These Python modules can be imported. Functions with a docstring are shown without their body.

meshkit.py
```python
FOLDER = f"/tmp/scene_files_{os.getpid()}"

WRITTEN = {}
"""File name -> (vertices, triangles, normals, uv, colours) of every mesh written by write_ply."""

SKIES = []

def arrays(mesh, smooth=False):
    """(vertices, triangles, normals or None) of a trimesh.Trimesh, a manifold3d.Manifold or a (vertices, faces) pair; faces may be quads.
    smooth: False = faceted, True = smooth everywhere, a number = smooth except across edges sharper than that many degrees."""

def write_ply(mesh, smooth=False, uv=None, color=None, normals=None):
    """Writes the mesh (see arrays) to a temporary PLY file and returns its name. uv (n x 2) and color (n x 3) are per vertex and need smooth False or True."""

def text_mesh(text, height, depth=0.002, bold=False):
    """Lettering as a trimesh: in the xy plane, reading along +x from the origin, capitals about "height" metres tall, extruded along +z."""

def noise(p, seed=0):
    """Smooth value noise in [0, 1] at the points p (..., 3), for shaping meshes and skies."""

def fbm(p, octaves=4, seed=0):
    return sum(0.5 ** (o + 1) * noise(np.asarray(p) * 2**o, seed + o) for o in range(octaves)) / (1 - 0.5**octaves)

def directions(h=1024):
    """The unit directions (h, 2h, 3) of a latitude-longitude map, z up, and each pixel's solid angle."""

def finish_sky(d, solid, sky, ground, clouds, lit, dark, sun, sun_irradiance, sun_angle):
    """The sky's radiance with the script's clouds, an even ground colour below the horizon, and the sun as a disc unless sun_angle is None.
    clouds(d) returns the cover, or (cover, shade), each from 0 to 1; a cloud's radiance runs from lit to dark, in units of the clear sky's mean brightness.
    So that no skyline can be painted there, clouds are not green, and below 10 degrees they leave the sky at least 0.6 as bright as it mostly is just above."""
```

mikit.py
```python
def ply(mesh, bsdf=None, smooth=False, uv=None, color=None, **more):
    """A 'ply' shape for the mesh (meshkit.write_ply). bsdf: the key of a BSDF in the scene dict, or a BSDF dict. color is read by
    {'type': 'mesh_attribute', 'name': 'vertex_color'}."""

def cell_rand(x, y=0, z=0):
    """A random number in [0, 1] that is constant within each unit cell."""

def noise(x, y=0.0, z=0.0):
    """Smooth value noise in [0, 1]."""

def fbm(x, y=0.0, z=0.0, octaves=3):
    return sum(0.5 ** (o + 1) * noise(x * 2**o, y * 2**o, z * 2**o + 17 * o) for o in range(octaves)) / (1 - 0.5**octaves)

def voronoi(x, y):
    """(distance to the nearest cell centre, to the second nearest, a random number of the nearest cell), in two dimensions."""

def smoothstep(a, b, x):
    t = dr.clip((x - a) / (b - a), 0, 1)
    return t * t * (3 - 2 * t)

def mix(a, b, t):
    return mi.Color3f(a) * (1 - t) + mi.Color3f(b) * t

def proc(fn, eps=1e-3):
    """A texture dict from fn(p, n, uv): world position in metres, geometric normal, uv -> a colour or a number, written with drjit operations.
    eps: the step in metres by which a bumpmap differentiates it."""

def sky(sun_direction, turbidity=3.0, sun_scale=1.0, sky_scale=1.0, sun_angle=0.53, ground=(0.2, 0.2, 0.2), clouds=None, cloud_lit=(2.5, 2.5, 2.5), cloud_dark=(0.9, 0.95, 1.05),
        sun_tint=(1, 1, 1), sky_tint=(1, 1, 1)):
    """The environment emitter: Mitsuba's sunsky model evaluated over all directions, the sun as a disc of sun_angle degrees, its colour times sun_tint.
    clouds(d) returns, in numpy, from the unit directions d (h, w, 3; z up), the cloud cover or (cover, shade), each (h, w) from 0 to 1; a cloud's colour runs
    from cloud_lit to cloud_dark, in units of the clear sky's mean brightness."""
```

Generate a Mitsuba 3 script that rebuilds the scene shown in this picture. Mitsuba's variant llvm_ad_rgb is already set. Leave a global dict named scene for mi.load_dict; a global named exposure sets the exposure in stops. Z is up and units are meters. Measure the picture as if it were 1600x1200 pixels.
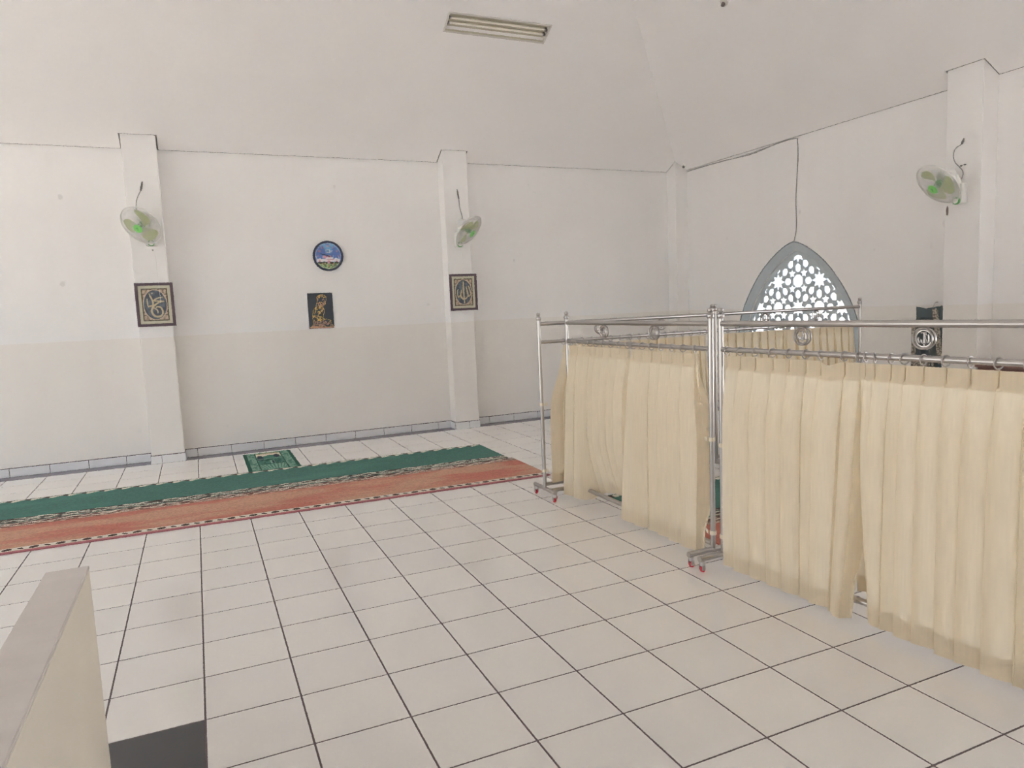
import math, random
import numpy as np
import trimesh, manifold3d, shapely
from shapely.geometry import Polygon, Point, LineString, box as sbox, MultiPolygon
from shapely import affinity
from shapely.ops import unary_union
import drjit as dr
import mitsuba as mi
import mikit, meshkit
from mikit import proc, noise, fbm, smoothstep, mix, cell_rand

scene, labels = {}, {}
T4 = mi.ScalarTransform4f

# ------------------------------------------------------------------ camera, sky, exposure
CAM = np.array([-2.7012, -5.2094, 1.7072])
CR = np.array([[0.91277301, -0.40617996, -0.04316553], [-0.0827798, -0.08046244, -0.9933143], [0.39999116, 0.91024372, -0.10706744]])
m4 = np.eye(4)
m4[:3, 0], m4[:3, 1], m4[:3, 2], m4[:3, 3] = -CR[0], -CR[1], CR[2], CAM
scene['camera'] = {'type': 'perspective', 'fov': math.degrees(2 * math.atan(800 / 1111.92)), 'fov_axis': 'x', 'near_clip': 0.02,
                   'to_world': T4(m4.tolist())}


def overcast(d):
    n = meshkit.fbm(d * np.array([2.0, 2.0, 5.0]) + 7.3, 4, 5)
    return np.clip(2.2 * (n - 0.22), 0, 1), np.clip(0.9 * (n - 0.35), 0, 1)


scene['sky'] = mikit.sky((-0.35, -0.45, 0.8), turbidity=4.0, sun_scale=1.3, sky_scale=1.0, ground=(0.45, 0.45, 0.44), clouds=overcast, sun_tint=(0.89, 1.0, 1.17), sky_tint=(0.97, 1.0, 1.05),
                         cloud_lit=(2.35, 2.4, 2.45), cloud_dark=(1.45, 1.5, 1.55))
exposure = 2.9

# ------------------------------------------------------------------ helpers
_n = {}


def numbered(key):
    if key not in _n and key not in scene:
        _n[key] = 0
        return key
    _n[key] = _n.get(key, 0) + 1
    return f'{key}_{_n[key]:03d}'


def obj(name, mesh, mat, parent=None, smooth=False, label=None, category=None, group=None, kind=None, xf=None, **kw):
    key = numbered((parent + '__' if parent else '') + name)
    d = mesh if isinstance(mesh, dict) else mikit.ply(mesh, mat, smooth, **kw)
    d = dict(d)
    if isinstance(mesh, dict) and mat is not None:
        d['bsdf'] = {'type': 'ref', 'id': mat}
    if xf is not None:
        d['to_world'] = T4(np.asarray(xf).tolist())
    scene[key] = d
    tag(key, label, category, group, kind)
    return key


def tag(key, label=None, category=None, group=None, kind=None):
    e = labels.setdefault(key, {})
    for k, v in (('label', label), ('category', category), ('group', group), ('kind', kind)):
        if v:
            e[k] = v
    if not e:
        labels.pop(key)


def thing(name, label, category, group=None, kind=None):
    key = numbered(name)
    tag(key, label, category, group, kind)
    return key


def cat(*ms):
    ms = [m for m in ms if m is not None]
    return trimesh.util.concatenate(ms) if len(ms) > 1 else ms[0]


def bx(x0, x1, y0, y1, z0, z1):
    m = trimesh.creation.box((x1 - x0, y1 - y0, z1 - z0))
    m.apply_translation(((x0 + x1) / 2, (y0 + y1) / 2, (z0 + z1) / 2))
    return m


def cbox(x0, x1, y0, y1, z0, z1, c=0.004):
    """A box with chamfered edges."""
    p = []
    for a, x in ((0, x0), (1, x1)):
        for b, y in ((0, y0), (1, y1)):
            for e, z in ((0, z0), (1, z1)):
                sx, sy, sz = (1 - 2 * a) * c, (1 - 2 * b) * c, (1 - 2 * e) * c
                p += [(x + sx, y + sy, z), (x + sx, y, z + sz), (x, y + sy, z + sz)]
    h = trimesh.convex.convex_hull(np.array(p))
    return h


def rbox(x0, x1, y0, y1, z0, z1, r=0.01, seg=12):
    pts = [manifold3d.Manifold.sphere(r, seg).translate((x, y, z)) for x in (x0 + r, x1 - r) for y in (y0 + r, y1 - r) for z in (z0 + r, z1 - r)]
    m = manifold3d.Manifold.batch_hull(pts).to_mesh()
    return trimesh.Trimesh(m.vert_properties[:, :3], m.tri_verts)


def tube(pts, r, sides=10, caps=True):
    p = np.asarray(pts, float)
    t = np.gradient(p, axis=0)
    t /= np.linalg.norm(t, axis=1, keepdims=True) + 1e-12
    up = np.array([0, 0, 1.0]) if abs(t[0][2]) < 0.9 else np.array([1.0, 0, 0])
    a0 = np.cross(t[0], up); a0 /= np.linalg.norm(a0)
    A = [a0]
    for i in range(1, len(p)):
        a = A[-1] - t[i] * (A[-1] @ t[i]); A.append(a / (np.linalg.norm(a) + 1e-12))
    A = np.array(A); B = np.cross(t, A)
    ang = np.arange(sides) * 2 * np.pi / sides
    rr = np.broadcast_to(r, (len(p),))[:, None, None]
    v = p[:, None] + rr * (np.cos(ang)[None, :, None] * A[:, None] + np.sin(ang)[None, :, None] * B[:, None])
    v = v.reshape(-1, 3)
    i, j = np.meshgrid(np.arange(len(p) - 1), np.arange(sides), indexing='ij')
    q = np.stack([i * sides + j, i * sides + (j + 1) % sides, (i + 1) * sides + (j + 1) % sides, (i + 1) * sides + j], -1).reshape(-1, 4)
    f = np.vstack([q[:, [0, 1, 2]], q[:, [0, 2, 3]]])
    if caps:
        n = len(v)
        v = np.vstack([v, p[0], p[-1]])
        k = np.arange(sides)
        f = np.vstack([f, np.stack([(k + 1) % sides, k, k * 0 + n], 1), np.stack([n - sides - 0 + k, n - sides + (k + 1) % sides, k * 0 + n + 1], 1)])
    m = trimesh.Trimesh(v, f, process=False)
    trimesh.repair.fix_normals(m)
    return m


def cyl(a, b, r, sides=20):
    a, b = np.array(a, float), np.array(b, float)
    return tube([a, b], r, sides)


def lathe(prof, sides=28):
    """Revolve (r, z) points about z."""
    m = trimesh.creation.revolve(np.array(prof, float), sections=sides)
    return m


def torus(R, r, n=40, k=8):
    a = np.linspace(0, 2 * np.pi, n, endpoint=False); b = np.linspace(0, 2 * np.pi, k, endpoint=False)
    A, B = np.meshgrid(a, b, indexing='ij')
    v = np.stack([(R + r * np.cos(B)) * np.cos(A), (R + r * np.cos(B)) * np.sin(A), r * np.sin(B)], -1).reshape(-1, 3)
    i, j = np.meshgrid(np.arange(n), np.arange(k), indexing='ij')
    q = np.stack([i * k + j, ((i + 1) % n) * k + j, ((i + 1) % n) * k + (j + 1) % k, i * k + (j + 1) % k], -1).reshape(-1, 4)
    return trimesh.Trimesh(v, np.vstack([q[:, [0, 1, 2]], q[:, [0, 2, 3]]]), process=False)


def extr(poly, d):
    gs = [g for g in getattr(poly, 'geoms', [poly]) if g.geom_type == 'Polygon' and g.area > 1e-9]
    return cat(*[trimesh.creation.extrude_polygon(g, d, engine='earcut') for g in gs])


def basis(ex, ey, ez, o=(0, 0, 0)):
    m = np.eye(4)
    m[:3, 0], m[:3, 1], m[:3, 2], m[:3, 3] = ex, ey, ez, o
    return m


def moved(m, M):
    m = m.copy(); m.apply_transform(np.asarray(M)); return m


def spline(pts, n=40):
    from scipy.interpolate import CubicSpline
    p = np.asarray(pts, float)
    d = np.r_[0, np.cumsum(np.linalg.norm(np.diff(p, axis=0), axis=1))]
    return CubicSpline(d, p)(np.linspace(0, d[-1], n))


def fx(m):
    trimesh.repair.fix_normals(m); return m


# ------------------------------------------------------------------ materials
def mat(name, **kw):
    scene[name] = {'type': 'twosided', 'bsdf': {'type': 'principled', **kw}}
    return name


def rgb(*c):
    return {'type': 'rgb', 'value': list(c)}


def wall_colour(p, n, uv):
    low = 1 - smoothstep(1.530, 1.534, p.z + 0.004 * (noise(p.x * 9, p.y * 9) - 0.5))
    blot = fbm(p.x * 0.9 + 3, p.y * 0.9, p.z * 0.9, 3) - 0.5
    streak = fbm(p.x * 11 + 1, p.y * 11 + 5, p.z * 0.8, 2) - 0.5
    c = mix((0.81, 0.80, 0.79), (0.785, 0.76, 0.72), low)
    c = c * (1 + 0.05 * blot + 0.02 * streak)
    scuff = smoothstep(0.80, 0.90, fbm(p.x * 7 + 11, p.y * 7, p.z * 5, 3)) * smoothstep(0.45, 0.6, noise(p.x * 0.8, p.y * 0.8, p.z * 0.7))
    return c * (1 - 0.16 * scuff)


mat('mat_wall', base_color=proc(wall_colour), roughness=0.85, specular=0.25)
mat('mat_ceiling', base_color=proc(lambda p, n, uv: mi.Color3f(0.835, 0.82, 0.81) * (0.98 + 0.05 * fbm(p.x * 0.5, p.y * 0.5, p.z * 0.5, 2))), roughness=0.9, specular=0.2)
mat('mat_painted_shadow', base_color=rgb(0.25, 0.235, 0.225), roughness=0.9)
mat('mat_outer_wall', base_color=rgb(0.7, 0.68, 0.63), roughness=0.9)
mat('mat_roof', base_color=rgb(0.35, 0.17, 0.12), roughness=0.8)
mat('mat_ground', base_color=proc(lambda p, n, uv: mi.Color3f(0.62, 0.62, 0.61) * (0.9 + 0.2 * fbm(p.x, p.y, 0, 3))), roughness=0.9)
for k, c in enumerate(((0.73, 0.715, 0.695), (0.715, 0.70, 0.68), (0.74, 0.725, 0.70))):
    mat(f'mat_floor_tile_{k}', base_color=rgb(*c), roughness=0.08, specular=0.5)
mat('mat_black_tile', base_color=rgb(0.055, 0.057, 0.063), roughness=0.25, specular=0.4)
mat('mat_border_tile', base_color=rgb(0.13, 0.115, 0.135), roughness=0.2, specular=0.35)
mat('mat_base_tile', base_color=rgb(0.73, 0.73, 0.725), roughness=0.15, specular=0.5)
mat('mat_grout', base_color=rgb(0.125, 0.098, 0.10), roughness=0.9)
mat('mat_steel', base_color=rgb(0.52, 0.495, 0.475), roughness=0.22, metallic=1.0)
mat('mat_steel_bright', base_color=rgb(0.55, 0.53, 0.515), roughness=0.18, metallic=1.0)
mat('mat_steel_dark', base_color=rgb(0.47, 0.445, 0.425), roughness=0.2, metallic=1.0)
mat('mat_red_wheel', base_color=rgb(0.55, 0.05, 0.075), roughness=0.3)
mat('mat_dark_metal', base_color=rgb(0.16, 0.15, 0.15), roughness=0.35, metallic=0.6)
scene['mat_curtain'] = {'type': 'principledthin', 'base_color': proc(lambda p, n, uv: mi.Color3f(0.86, 0.77, 0.605) * (0.97 + 0.06 * noise(p.x * 130, p.y * 130, p.z * 9))), 'roughness': 0.85, 'diff_trans': 0.8, 'spec_trans': 0.0}
scene['mat_curtain_lining'] = {'type': 'principledthin', 'base_color': rgb(0.72, 0.62, 0.48), 'roughness': 0.85, 'diff_trans': 0.5, 'spec_trans': 0.0}
mat('mat_tie', base_color=rgb(0.78, 0.70, 0.56), roughness=0.8)
mat('mat_window_frame', base_color=proc(lambda p, n, uv: mi.Color3f(0.46, 0.515, 0.54) * (0.92 + 0.16 * fbm(p.y * 6, p.z * 6, p.x * 6, 3))), roughness=0.55)
mat('mat_painted_shade', base_color=rgb(0.24, 0.27, 0.29), roughness=0.6)
mat('mat_fan_white', base_color=rgb(0.72, 0.715, 0.69), roughness=0.35)
mat('mat_fan_wire', base_color=rgb(0.62, 0.61, 0.60), roughness=0.4)
mat('mat_fan_green', base_color=rgb(0.22, 0.62, 0.16), roughness=0.3)
mat('mat_fan_green_dark', base_color=rgb(0.10, 0.30, 0.10), roughness=0.4)
scene['mat_fan_blade'] = {'type': 'principledthin', 'base_color': rgb(0.50, 0.56, 0.30), 'roughness': 0.3, 'diff_trans': 0.9, 'spec_trans': 0.1, 'eta': 1.3}
mat('mat_cord', base_color=rgb(0.17, 0.165, 0.16), roughness=0.6)
mat('mat_grey_cord', base_color=rgb(0.30, 0.295, 0.29), roughness=0.6)
mat('mat_white_cord', base_color=rgb(0.8, 0.79, 0.76), roughness=0.6)
mat('mat_frame_wood', base_color=rgb(0.105, 0.068, 0.085), roughness=0.45)
mat('mat_art_board', base_color=rgb(0.54, 0.52, 0.41), roughness=0.7)
mat('mat_art_line', base_color=rgb(0.085, 0.072, 0.05), roughness=0.7)
mat('mat_art_gold', base_color=rgb(0.52, 0.44, 0.29), roughness=0.6)
mat('mat_art_orn', base_color=rgb(0.56, 0.45, 0.35), roughness=0.7)
mat('mat_art_blue', base_color=proc(lambda p, n, uv: mix((0.07, 0.085, 0.11), (0.14, 0.165, 0.19), smoothstep(0.4, 0.7, fbm(p.x * 22, p.z * 22, 1, 3)))), roughness=0.6)
mat('mat_art_brown', base_color=rgb(0.16, 0.12, 0.08), roughness=0.7)
mat('mat_black_card', base_color=rgb(0.045, 0.055, 0.07), roughness=0.6)
mat('mat_gold_thread', base_color=rgb(0.66, 0.46, 0.13), roughness=0.5)
mat('mat_rose_thread', base_color=rgb(0.48, 0.28, 0.21), roughness=0.5)
mat('mat_clock_rim', base_color=rgb(0.035, 0.042, 0.075), roughness=0.35)
mat('mat_clock_sky', base_color=proc(lambda p, n, uv: mix((0.10, 0.19, 0.47), (0.17, 0.42, 0.66), smoothstep(0.35, 0.7, fbm(p.x * 14, p.z * 14, 2, 3)) * smoothstep(2.42, 2.6, p.z))), roughness=0.4)
mat('mat_clock_green', base_color=proc(lambda p, n, uv: mix((0.10, 0.18, 0.07), (0.36, 0.50, 0.24), smoothstep(0.35, 0.65, noise(p.x * 60, p.z * 90, 2)))), roughness=0.5)
mat('mat_clock_white', base_color=rgb(0.74, 0.72, 0.74), roughness=0.5)
mat('mat_clock_pink', base_color=rgb(0.62, 0.30, 0.36), roughness=0.5)
mat('mat_clock_red', base_color=rgb(0.70, 0.22, 0.22), roughness=0.5)
mat('mat_black', base_color=rgb(0.02, 0.02, 0.025), roughness=0.4)
mat('mat_light_frame', base_color=rgb(0.60, 0.575, 0.53), roughness=0.5)
mat('mat_light_reflector', base_color=rgb(0.50, 0.46, 0.37), roughness=0.45)
mat('mat_tube', base_color=rgb(0.80, 0.765, 0.68), roughness=0.25)
mat('mat_half_wall', base_color=proc(lambda p, n, uv: mi.Color3f(0.63, 0.595, 0.53) * (0.93 + 0.12 * fbm(p.x * 30, p.y * 3, p.z * 3, 3))), roughness=0.8)
mat('mat_half_wall_top_lit', base_color=proc(lambda p, n, uv: mi.Color3f(0.555, 0.52, 0.50) * (0.93 + 0.12 * fbm(p.x * 4, p.y * 16, 0, 4))), roughness=0.75)  # same paint as the sides; light on the top put into the colour
mat('mat_cloth_dark', base_color=proc(lambda p, n, uv: mix((0.075, 0.09, 0.095), (0.14, 0.15, 0.145), smoothstep(0.4, 0.7, fbm(p.y * 14, p.z * 9, p.x * 9, 3)))), roughness=0.9)
mat('mat_cloth_teal', base_color=rgb(0.095, 0.125, 0.135), roughness=0.85)
mat('mat_lace', base_color=proc(lambda p, n, uv: mix((0.20, 0.175, 0.15), (0.50, 0.45, 0.38), smoothstep(0.4, 0.6, noise(p.y * 90, p.z * 90, 3)))), roughness=0.9)
mat('mat_wood_dark', base_color=proc(lambda p, n, uv: mix((0.17, 0.095, 0.085), (0.26, 0.15, 0.125), fbm(p.y * 4, p.z * 40, p.x * 40, 3))), roughness=0.45)
mat('mat_stain', base_color=rgb(0.20, 0.165, 0.15), roughness=0.9)

# carpets: pattern runs in the runner's own coordinates (s along it, q across it from its far edge)
GREEN_SLOPE, RED_SLOPE = -0.018, -0.018


def runner(kind, ox, oy, slope, width):
    c_, s_ = math.cos(math.atan(slope)), math.sin(math.atan(slope))

    def fn(p, n, uv):
        s = (p.x - ox) * c_ + (p.y - oy) * s_
        q = (oy - p.y) * c_ + (p.x - ox) * s_          # distance from the far edge towards the near edge
        fuzz = fbm(p.x * 60, p.y * 60, 0, 2)
        worn = fbm(p.x * 1.3 + 5, p.y * 4.5, 1, 4)
        if kind == 'green':
            base = mi.Color3f(0.080, 0.175, 0.150) * (0.82 + 0.36 * fuzz)
            base = mix(base, mi.Color3f(0.10, 0.24, 0.20), smoothstep(0.45, 0.8, worn) * 0.5)
        else:
            base = mix((0.455, 0.18, 0.14), (0.485, 0.29, 0.21), smoothstep(0.35, 0.65, worn)) * (0.82 + 0.36 * fuzz)
        wob = 0.012 * (noise(s * 9, q * 3) - 0.5)
        white, dark = mi.Color3f(0.62, 0.585, 0.51), mi.Color3f(0.075, 0.05, 0.045)

        def zig(q0, q1, pitch, ph):      # band of white chevrons on dark between q0 and q1
            t = (q - q0) / (q1 - q0)
            saw = dr.abs((s / pitch + ph) - dr.floor(s / pitch + ph) - 0.5) * 2
            saw = saw * 0.75 + 0.45 * noise(s * 17, q * 60, ph * 9) - 0.08
            on = (1 - smoothstep(0.22, 0.32, dr.abs(t - saw))) * smoothstep(0.25, 0.4, noise(s * 21 + 5, q * 25, ph))
            return dr.select((t > 0) & (t < 1), mi.Float(1), mi.Float(0)), mix(white, dark, 1 - on)

        if kind == 'green':
            fr = s / 0.16 - dr.floor(s / 0.16)
            dash = smoothstep(0.10, 0.2, fr) * (1 - smoothstep(0.75, 0.9, fr))
            scall = 0.072 + 0.022 * dr.sin(s * 2 * math.pi / 0.16)
            b = dr.select((q > 0.022) & (q < scall), mi.Float(1), mi.Float(0))
            base = mix(base, mix(dark * 1.2, white, dash), b)
            base = dr.select(q < 0.012, mi.Color3f(0.12, 0.11, 0.09), base)
            for (q0, q1, pt, ph) in ((width - 0.15, width - 0.095, 0.21, 0.0), (width - 0.085, width - 0.045, 0.17, 0.4), (width - 0.04, width - 0.004, 0.23, 0.1)):
                inn, c = zig(q0, q1, pt, ph)
                base = mix(base, c, inn)
        else:
            for (q0, q1, pt, ph) in ((0.01, 0.055, 0.19, 0.2), (0.062, 0.10, 0.22, 0.6)):
                inn, c = zig(q0, q1, pt, ph)
                base = mix(base, c, inn)
            inn, c = zig(0.11, 0.15, 0.2, 0.1)
            base = mix(base, mix(c, mi.Color3f(0.45, 0.26, 0.18), 0.35), inn)
            # white edge band with dark lozenges, large and small in turn
            qe = width - q
            band = smoothstep(0.040, 0.046, qe) * (1 - smoothstep(0.122, 0.128, qe))
            fr = s / 0.18 - dr.floor(s / 0.18)
            big = 1 - smoothstep(0.85, 1.15, dr.square((fr - 0.27) * 0.18 / 0.034) + dr.square((qe - 0.083) / 0.030))
            sm = 1 - smoothstep(0.8, 1.2, dr.square((fr - 0.77) * 0.18 / 0.024) + dr.square((qe - 0.083 + (fr - 0.77) * 0.10) / 0.020))
            base = mix(base, mix(white, dark, dr.maximum(big, sm)), band)
            base = dr.select(qe < 0.038, mi.Color3f(0.38, 0.15, 0.165), base)
        return base
    return fn


# ------------------------------------------------------------------ room shell
X0, X1, Y0, Y1 = -8.2, 4.73, -8.4, 4.569          # inner faces of the walls
EAVE, SL = 3.765, 0.55                           # ceiling height at the walls, ceiling slope
WT = 0.18
CX, CY = (X0 + X1) / 2, (Y0 + Y1) / 2


def ceil_z(x, y):
    return EAVE + SL * min(x - X0, X1 - x, y - Y0, Y1 - y)


# pointed arch of the windows: half widths at heights, apex at z = 2.424
ARCH = [(0, 2.424), (0.16, 2.372), (0.33, 2.275), (0.57, 2.085), (0.775, 1.845), (0.94, 1.585), (1.03, 1.365), (1.075, 1.1), (1.085, 0.85)]


def arch_poly(inset=0.0, z0=0.30):
    half = spline(ARCH, 26)
    pts = [(a, z) for a, z in half] + [(1.085, z0)]
    full = [(-a, z) for a, z in pts[::-1]] + pts[1:]
    P = Polygon(full).buffer(0)
    return P.buffer(-inset, join_style=2, mitre_limit=4) if inset else P


ARCH_OUT, ARCH_IN = arch_poly(0), arch_poly(0.115)
WIN_Z0 = 0.30

# wall polygons in (along, z); holes cut out
TOP = 4.2


def wall_mesh(poly, plane):
    """poly in (u, z); plane: 'x+' wall outside x=X1, 'x-', 'y+', 'y-'."""
    m = extr(poly, WT)
    v = m.vertices.copy()
    u, z, d = v[:, 0], v[:, 1], v[:, 2]
    if plane == 'x+': w = np.stack([X1 + d, u, z], 1)
    if plane == 'x-': w = np.stack([X0 - d, u, z], 1)
    if plane == 'y+': w = np.stack([u, Y1 + d, z], 1)
    if plane == 'y-': w = np.stack([u, Y0 - d, z], 1)
    return fx(trimesh.Trimesh(w, m.faces, process=False))


R_WINS = [2.11]
R_OPEN = [(-5.0, -1.45)]  # unseen opening, added to light the curtains from behind
L_OPEN = [(-7.0, -5.6), (-2.9, 0.1), (0.9, 2.9)]  # unseen openings, placed to bring in daylight from the left
obj('wall_back', wall_mesh(sbox(X0 - WT, -0.1, X1 + WT, TOP), 'y+'), 'mat_wall', kind='structure', label='white clock wall with beige lower half')
obj('wall_right', wall_mesh(sbox(Y0, -0.1, Y1, TOP).difference(unary_union([affinity.translate(ARCH_OUT, c, 0) for c in R_WINS] + [sbox(a, 0.0, b, 2.9) for a, b in R_OPEN])), 'x+'), 'mat_wall', kind='structure', label='white wall with the arched lattice window')
obj('wall_left', wall_mesh(sbox(Y0, -0.1, Y1, TOP).difference(unary_union([sbox(a, 0.0, b, 3.0) for a, b in L_OPEN])), 'x-'), 'mat_wall', kind='structure')
F_OPEN = [(-7.2, -4.4), (1.2, 2.6)]  # unseen openings, added to bring daylight into the room
obj('wall_front', wall_mesh(sbox(X0 - WT, -0.1, X1 + WT, TOP).difference(unary_union([sbox(a, 0.0, b, 3.0) for a, b in F_OPEN])), 'y-'), 'mat_wall', kind='structure')

# pillars: (x0, x1, y0, y1)
PILL = {'L': (-3.312, -2.945, 4.347, Y1), 'M': (0.597, 0.955, 4.347, Y1), 'C': (4.50, X1, 4.345, Y1), 'R': (4.50, X1, -0.535, -0.165)}
for k, lab in (('L', 'white pillar with a wall fan, left of the clock'), ('M', 'white pillar with a wall fan, right of the clock'),
               ('C', 'white pillar in the corner of the two walls'), ('R', 'white pillar at the right with a wall fan facing left')):
    x0, x1, y0, y1 = PILL[k]
    if k in 'LM':
        m = cbox(x0, x1, y0, y1 + 0.05, 0, 4.1, 0.006)
    else:
        m = cbox(x0, x1 + 0.05, y0, y1 + (0.05 if k == 'C' else 0), 0, 4.1, 0.006)
    PILL[k + 'key'] = obj('pillar', m, 'mat_wall', kind='structure', label=lab)

# hip ceiling with a gap at walls and pillars, its shade a painted strip
GAP = 0.018
LIGHT = dict(x0=0.118, x1=1.352, ys=(2.452, 2.660))     # opening for the recessed lamp (plan)
hole = sbox(LIGHT['x0'], LIGHT['ys'][0], LIGHT['x1'], LIGHT['ys'][1])
pill_plan = unary_union([sbox(*[PILL[k][i] for i in (0, 2, 1, 3)]).buffer(GAP, join_style=2) for k in 'LMCR'])
room_plan = sbox(X0 + GAP, Y0 + GAP, X1 - GAP, Y1 - GAP).difference(pill_plan)
facets = [Polygon([(X0, Y1), (X1, Y1), (CX, CY)]), Polygon([(X1, Y1), (X1, Y0), (CX, CY)]), Polygon([(X1, Y0), (X0, Y0), (CX, CY)]), Polygon([(X0, Y0), (X0, Y1), (CX, CY)])]
parts = []
for k, f in enumerate(facets):
    p = f.intersection(room_plan)
    if k == 0:
        p = p.difference(hole)
    m = extr(p, 0.06)
    v = m.vertices
    v[:, 2] += np.array([EAVE + SL * {0: Y1 - y, 1: X1 - x, 2: y - Y0, 3: x - X0}[k] for x, y in v[:, :2]])
    parts.append(fx(m))
obj('ceiling', cat(*parts), 'mat_ceiling', kind='structure', label='white sloping hipped ceiling')
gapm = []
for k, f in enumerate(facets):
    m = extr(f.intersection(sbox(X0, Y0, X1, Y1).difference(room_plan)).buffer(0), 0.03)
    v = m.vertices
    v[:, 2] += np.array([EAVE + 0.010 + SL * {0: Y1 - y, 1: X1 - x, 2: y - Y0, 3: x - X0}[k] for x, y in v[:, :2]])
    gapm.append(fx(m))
obj('trim_1', cat(*gapm), 'mat_painted_shadow', kind='structure', label='dark strip painted as the shadow between ceiling and walls')  # dark strip closing the gap, coloured to draw the shadow line
# unseen roof, added to keep daylight out of the ceiling gap, eaves 0.7 m beyond the walls
ov = 0.75
rx0, rx1, ry0, ry1 = X0 - ov, X1 + ov, Y0 - ov, Y1 + ov
rz = TOP - SL * ov
ra = np.array([CX, CY, TOP + SL * (X1 - CX)])
rv = np.array([[rx0, ry0, rz], [rx1, ry0, rz], [rx1, ry1, rz], [rx0, ry1, rz], ra])
rv2 = rv + [0, 0, 0.12]
rf = [[0, 1, 4], [1, 2, 4], [2, 3, 4], [3, 0, 4]]
fs = [[a, b, c] for a, b, c in rf] + [[a + 5, b + 5, c + 5] for a, b, c in rf] + [q for i in range(4) for q in ([i, (i + 1) % 4, (i + 1) % 4 + 5], [i, (i + 1) % 4 + 5, i + 5])]
obj('roof', fx(trimesh.Trimesh(np.vstack([rv, rv2]), np.array(fs), process=False)), 'mat_roof', kind='structure')
obj('ground', bx(-60, 60, -60, 60, -0.4, -0.12), 'mat_ground', kind='structure')

# ------------------------------------------------------------------ floor: grout bed and tiles
TS, J = 0.4, 0.0085
YB, XB = 4.352, 4.505                            # where the dark border strips begin
obj('floor', bx(X0, X1, Y0, Y1, -0.12, -0.0013), 'mat_grout', kind='structure', label='dark grout bed of the white tiled floor')


def tile_mesh(w, h):
    c = 0.0007
    m = cbox(-w / 2 + J / 2, w / 2 - J / 2, -h / 2 + J / 2, h / 2 - J / 2, -0.012, 0.0, c)
    return m


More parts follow.
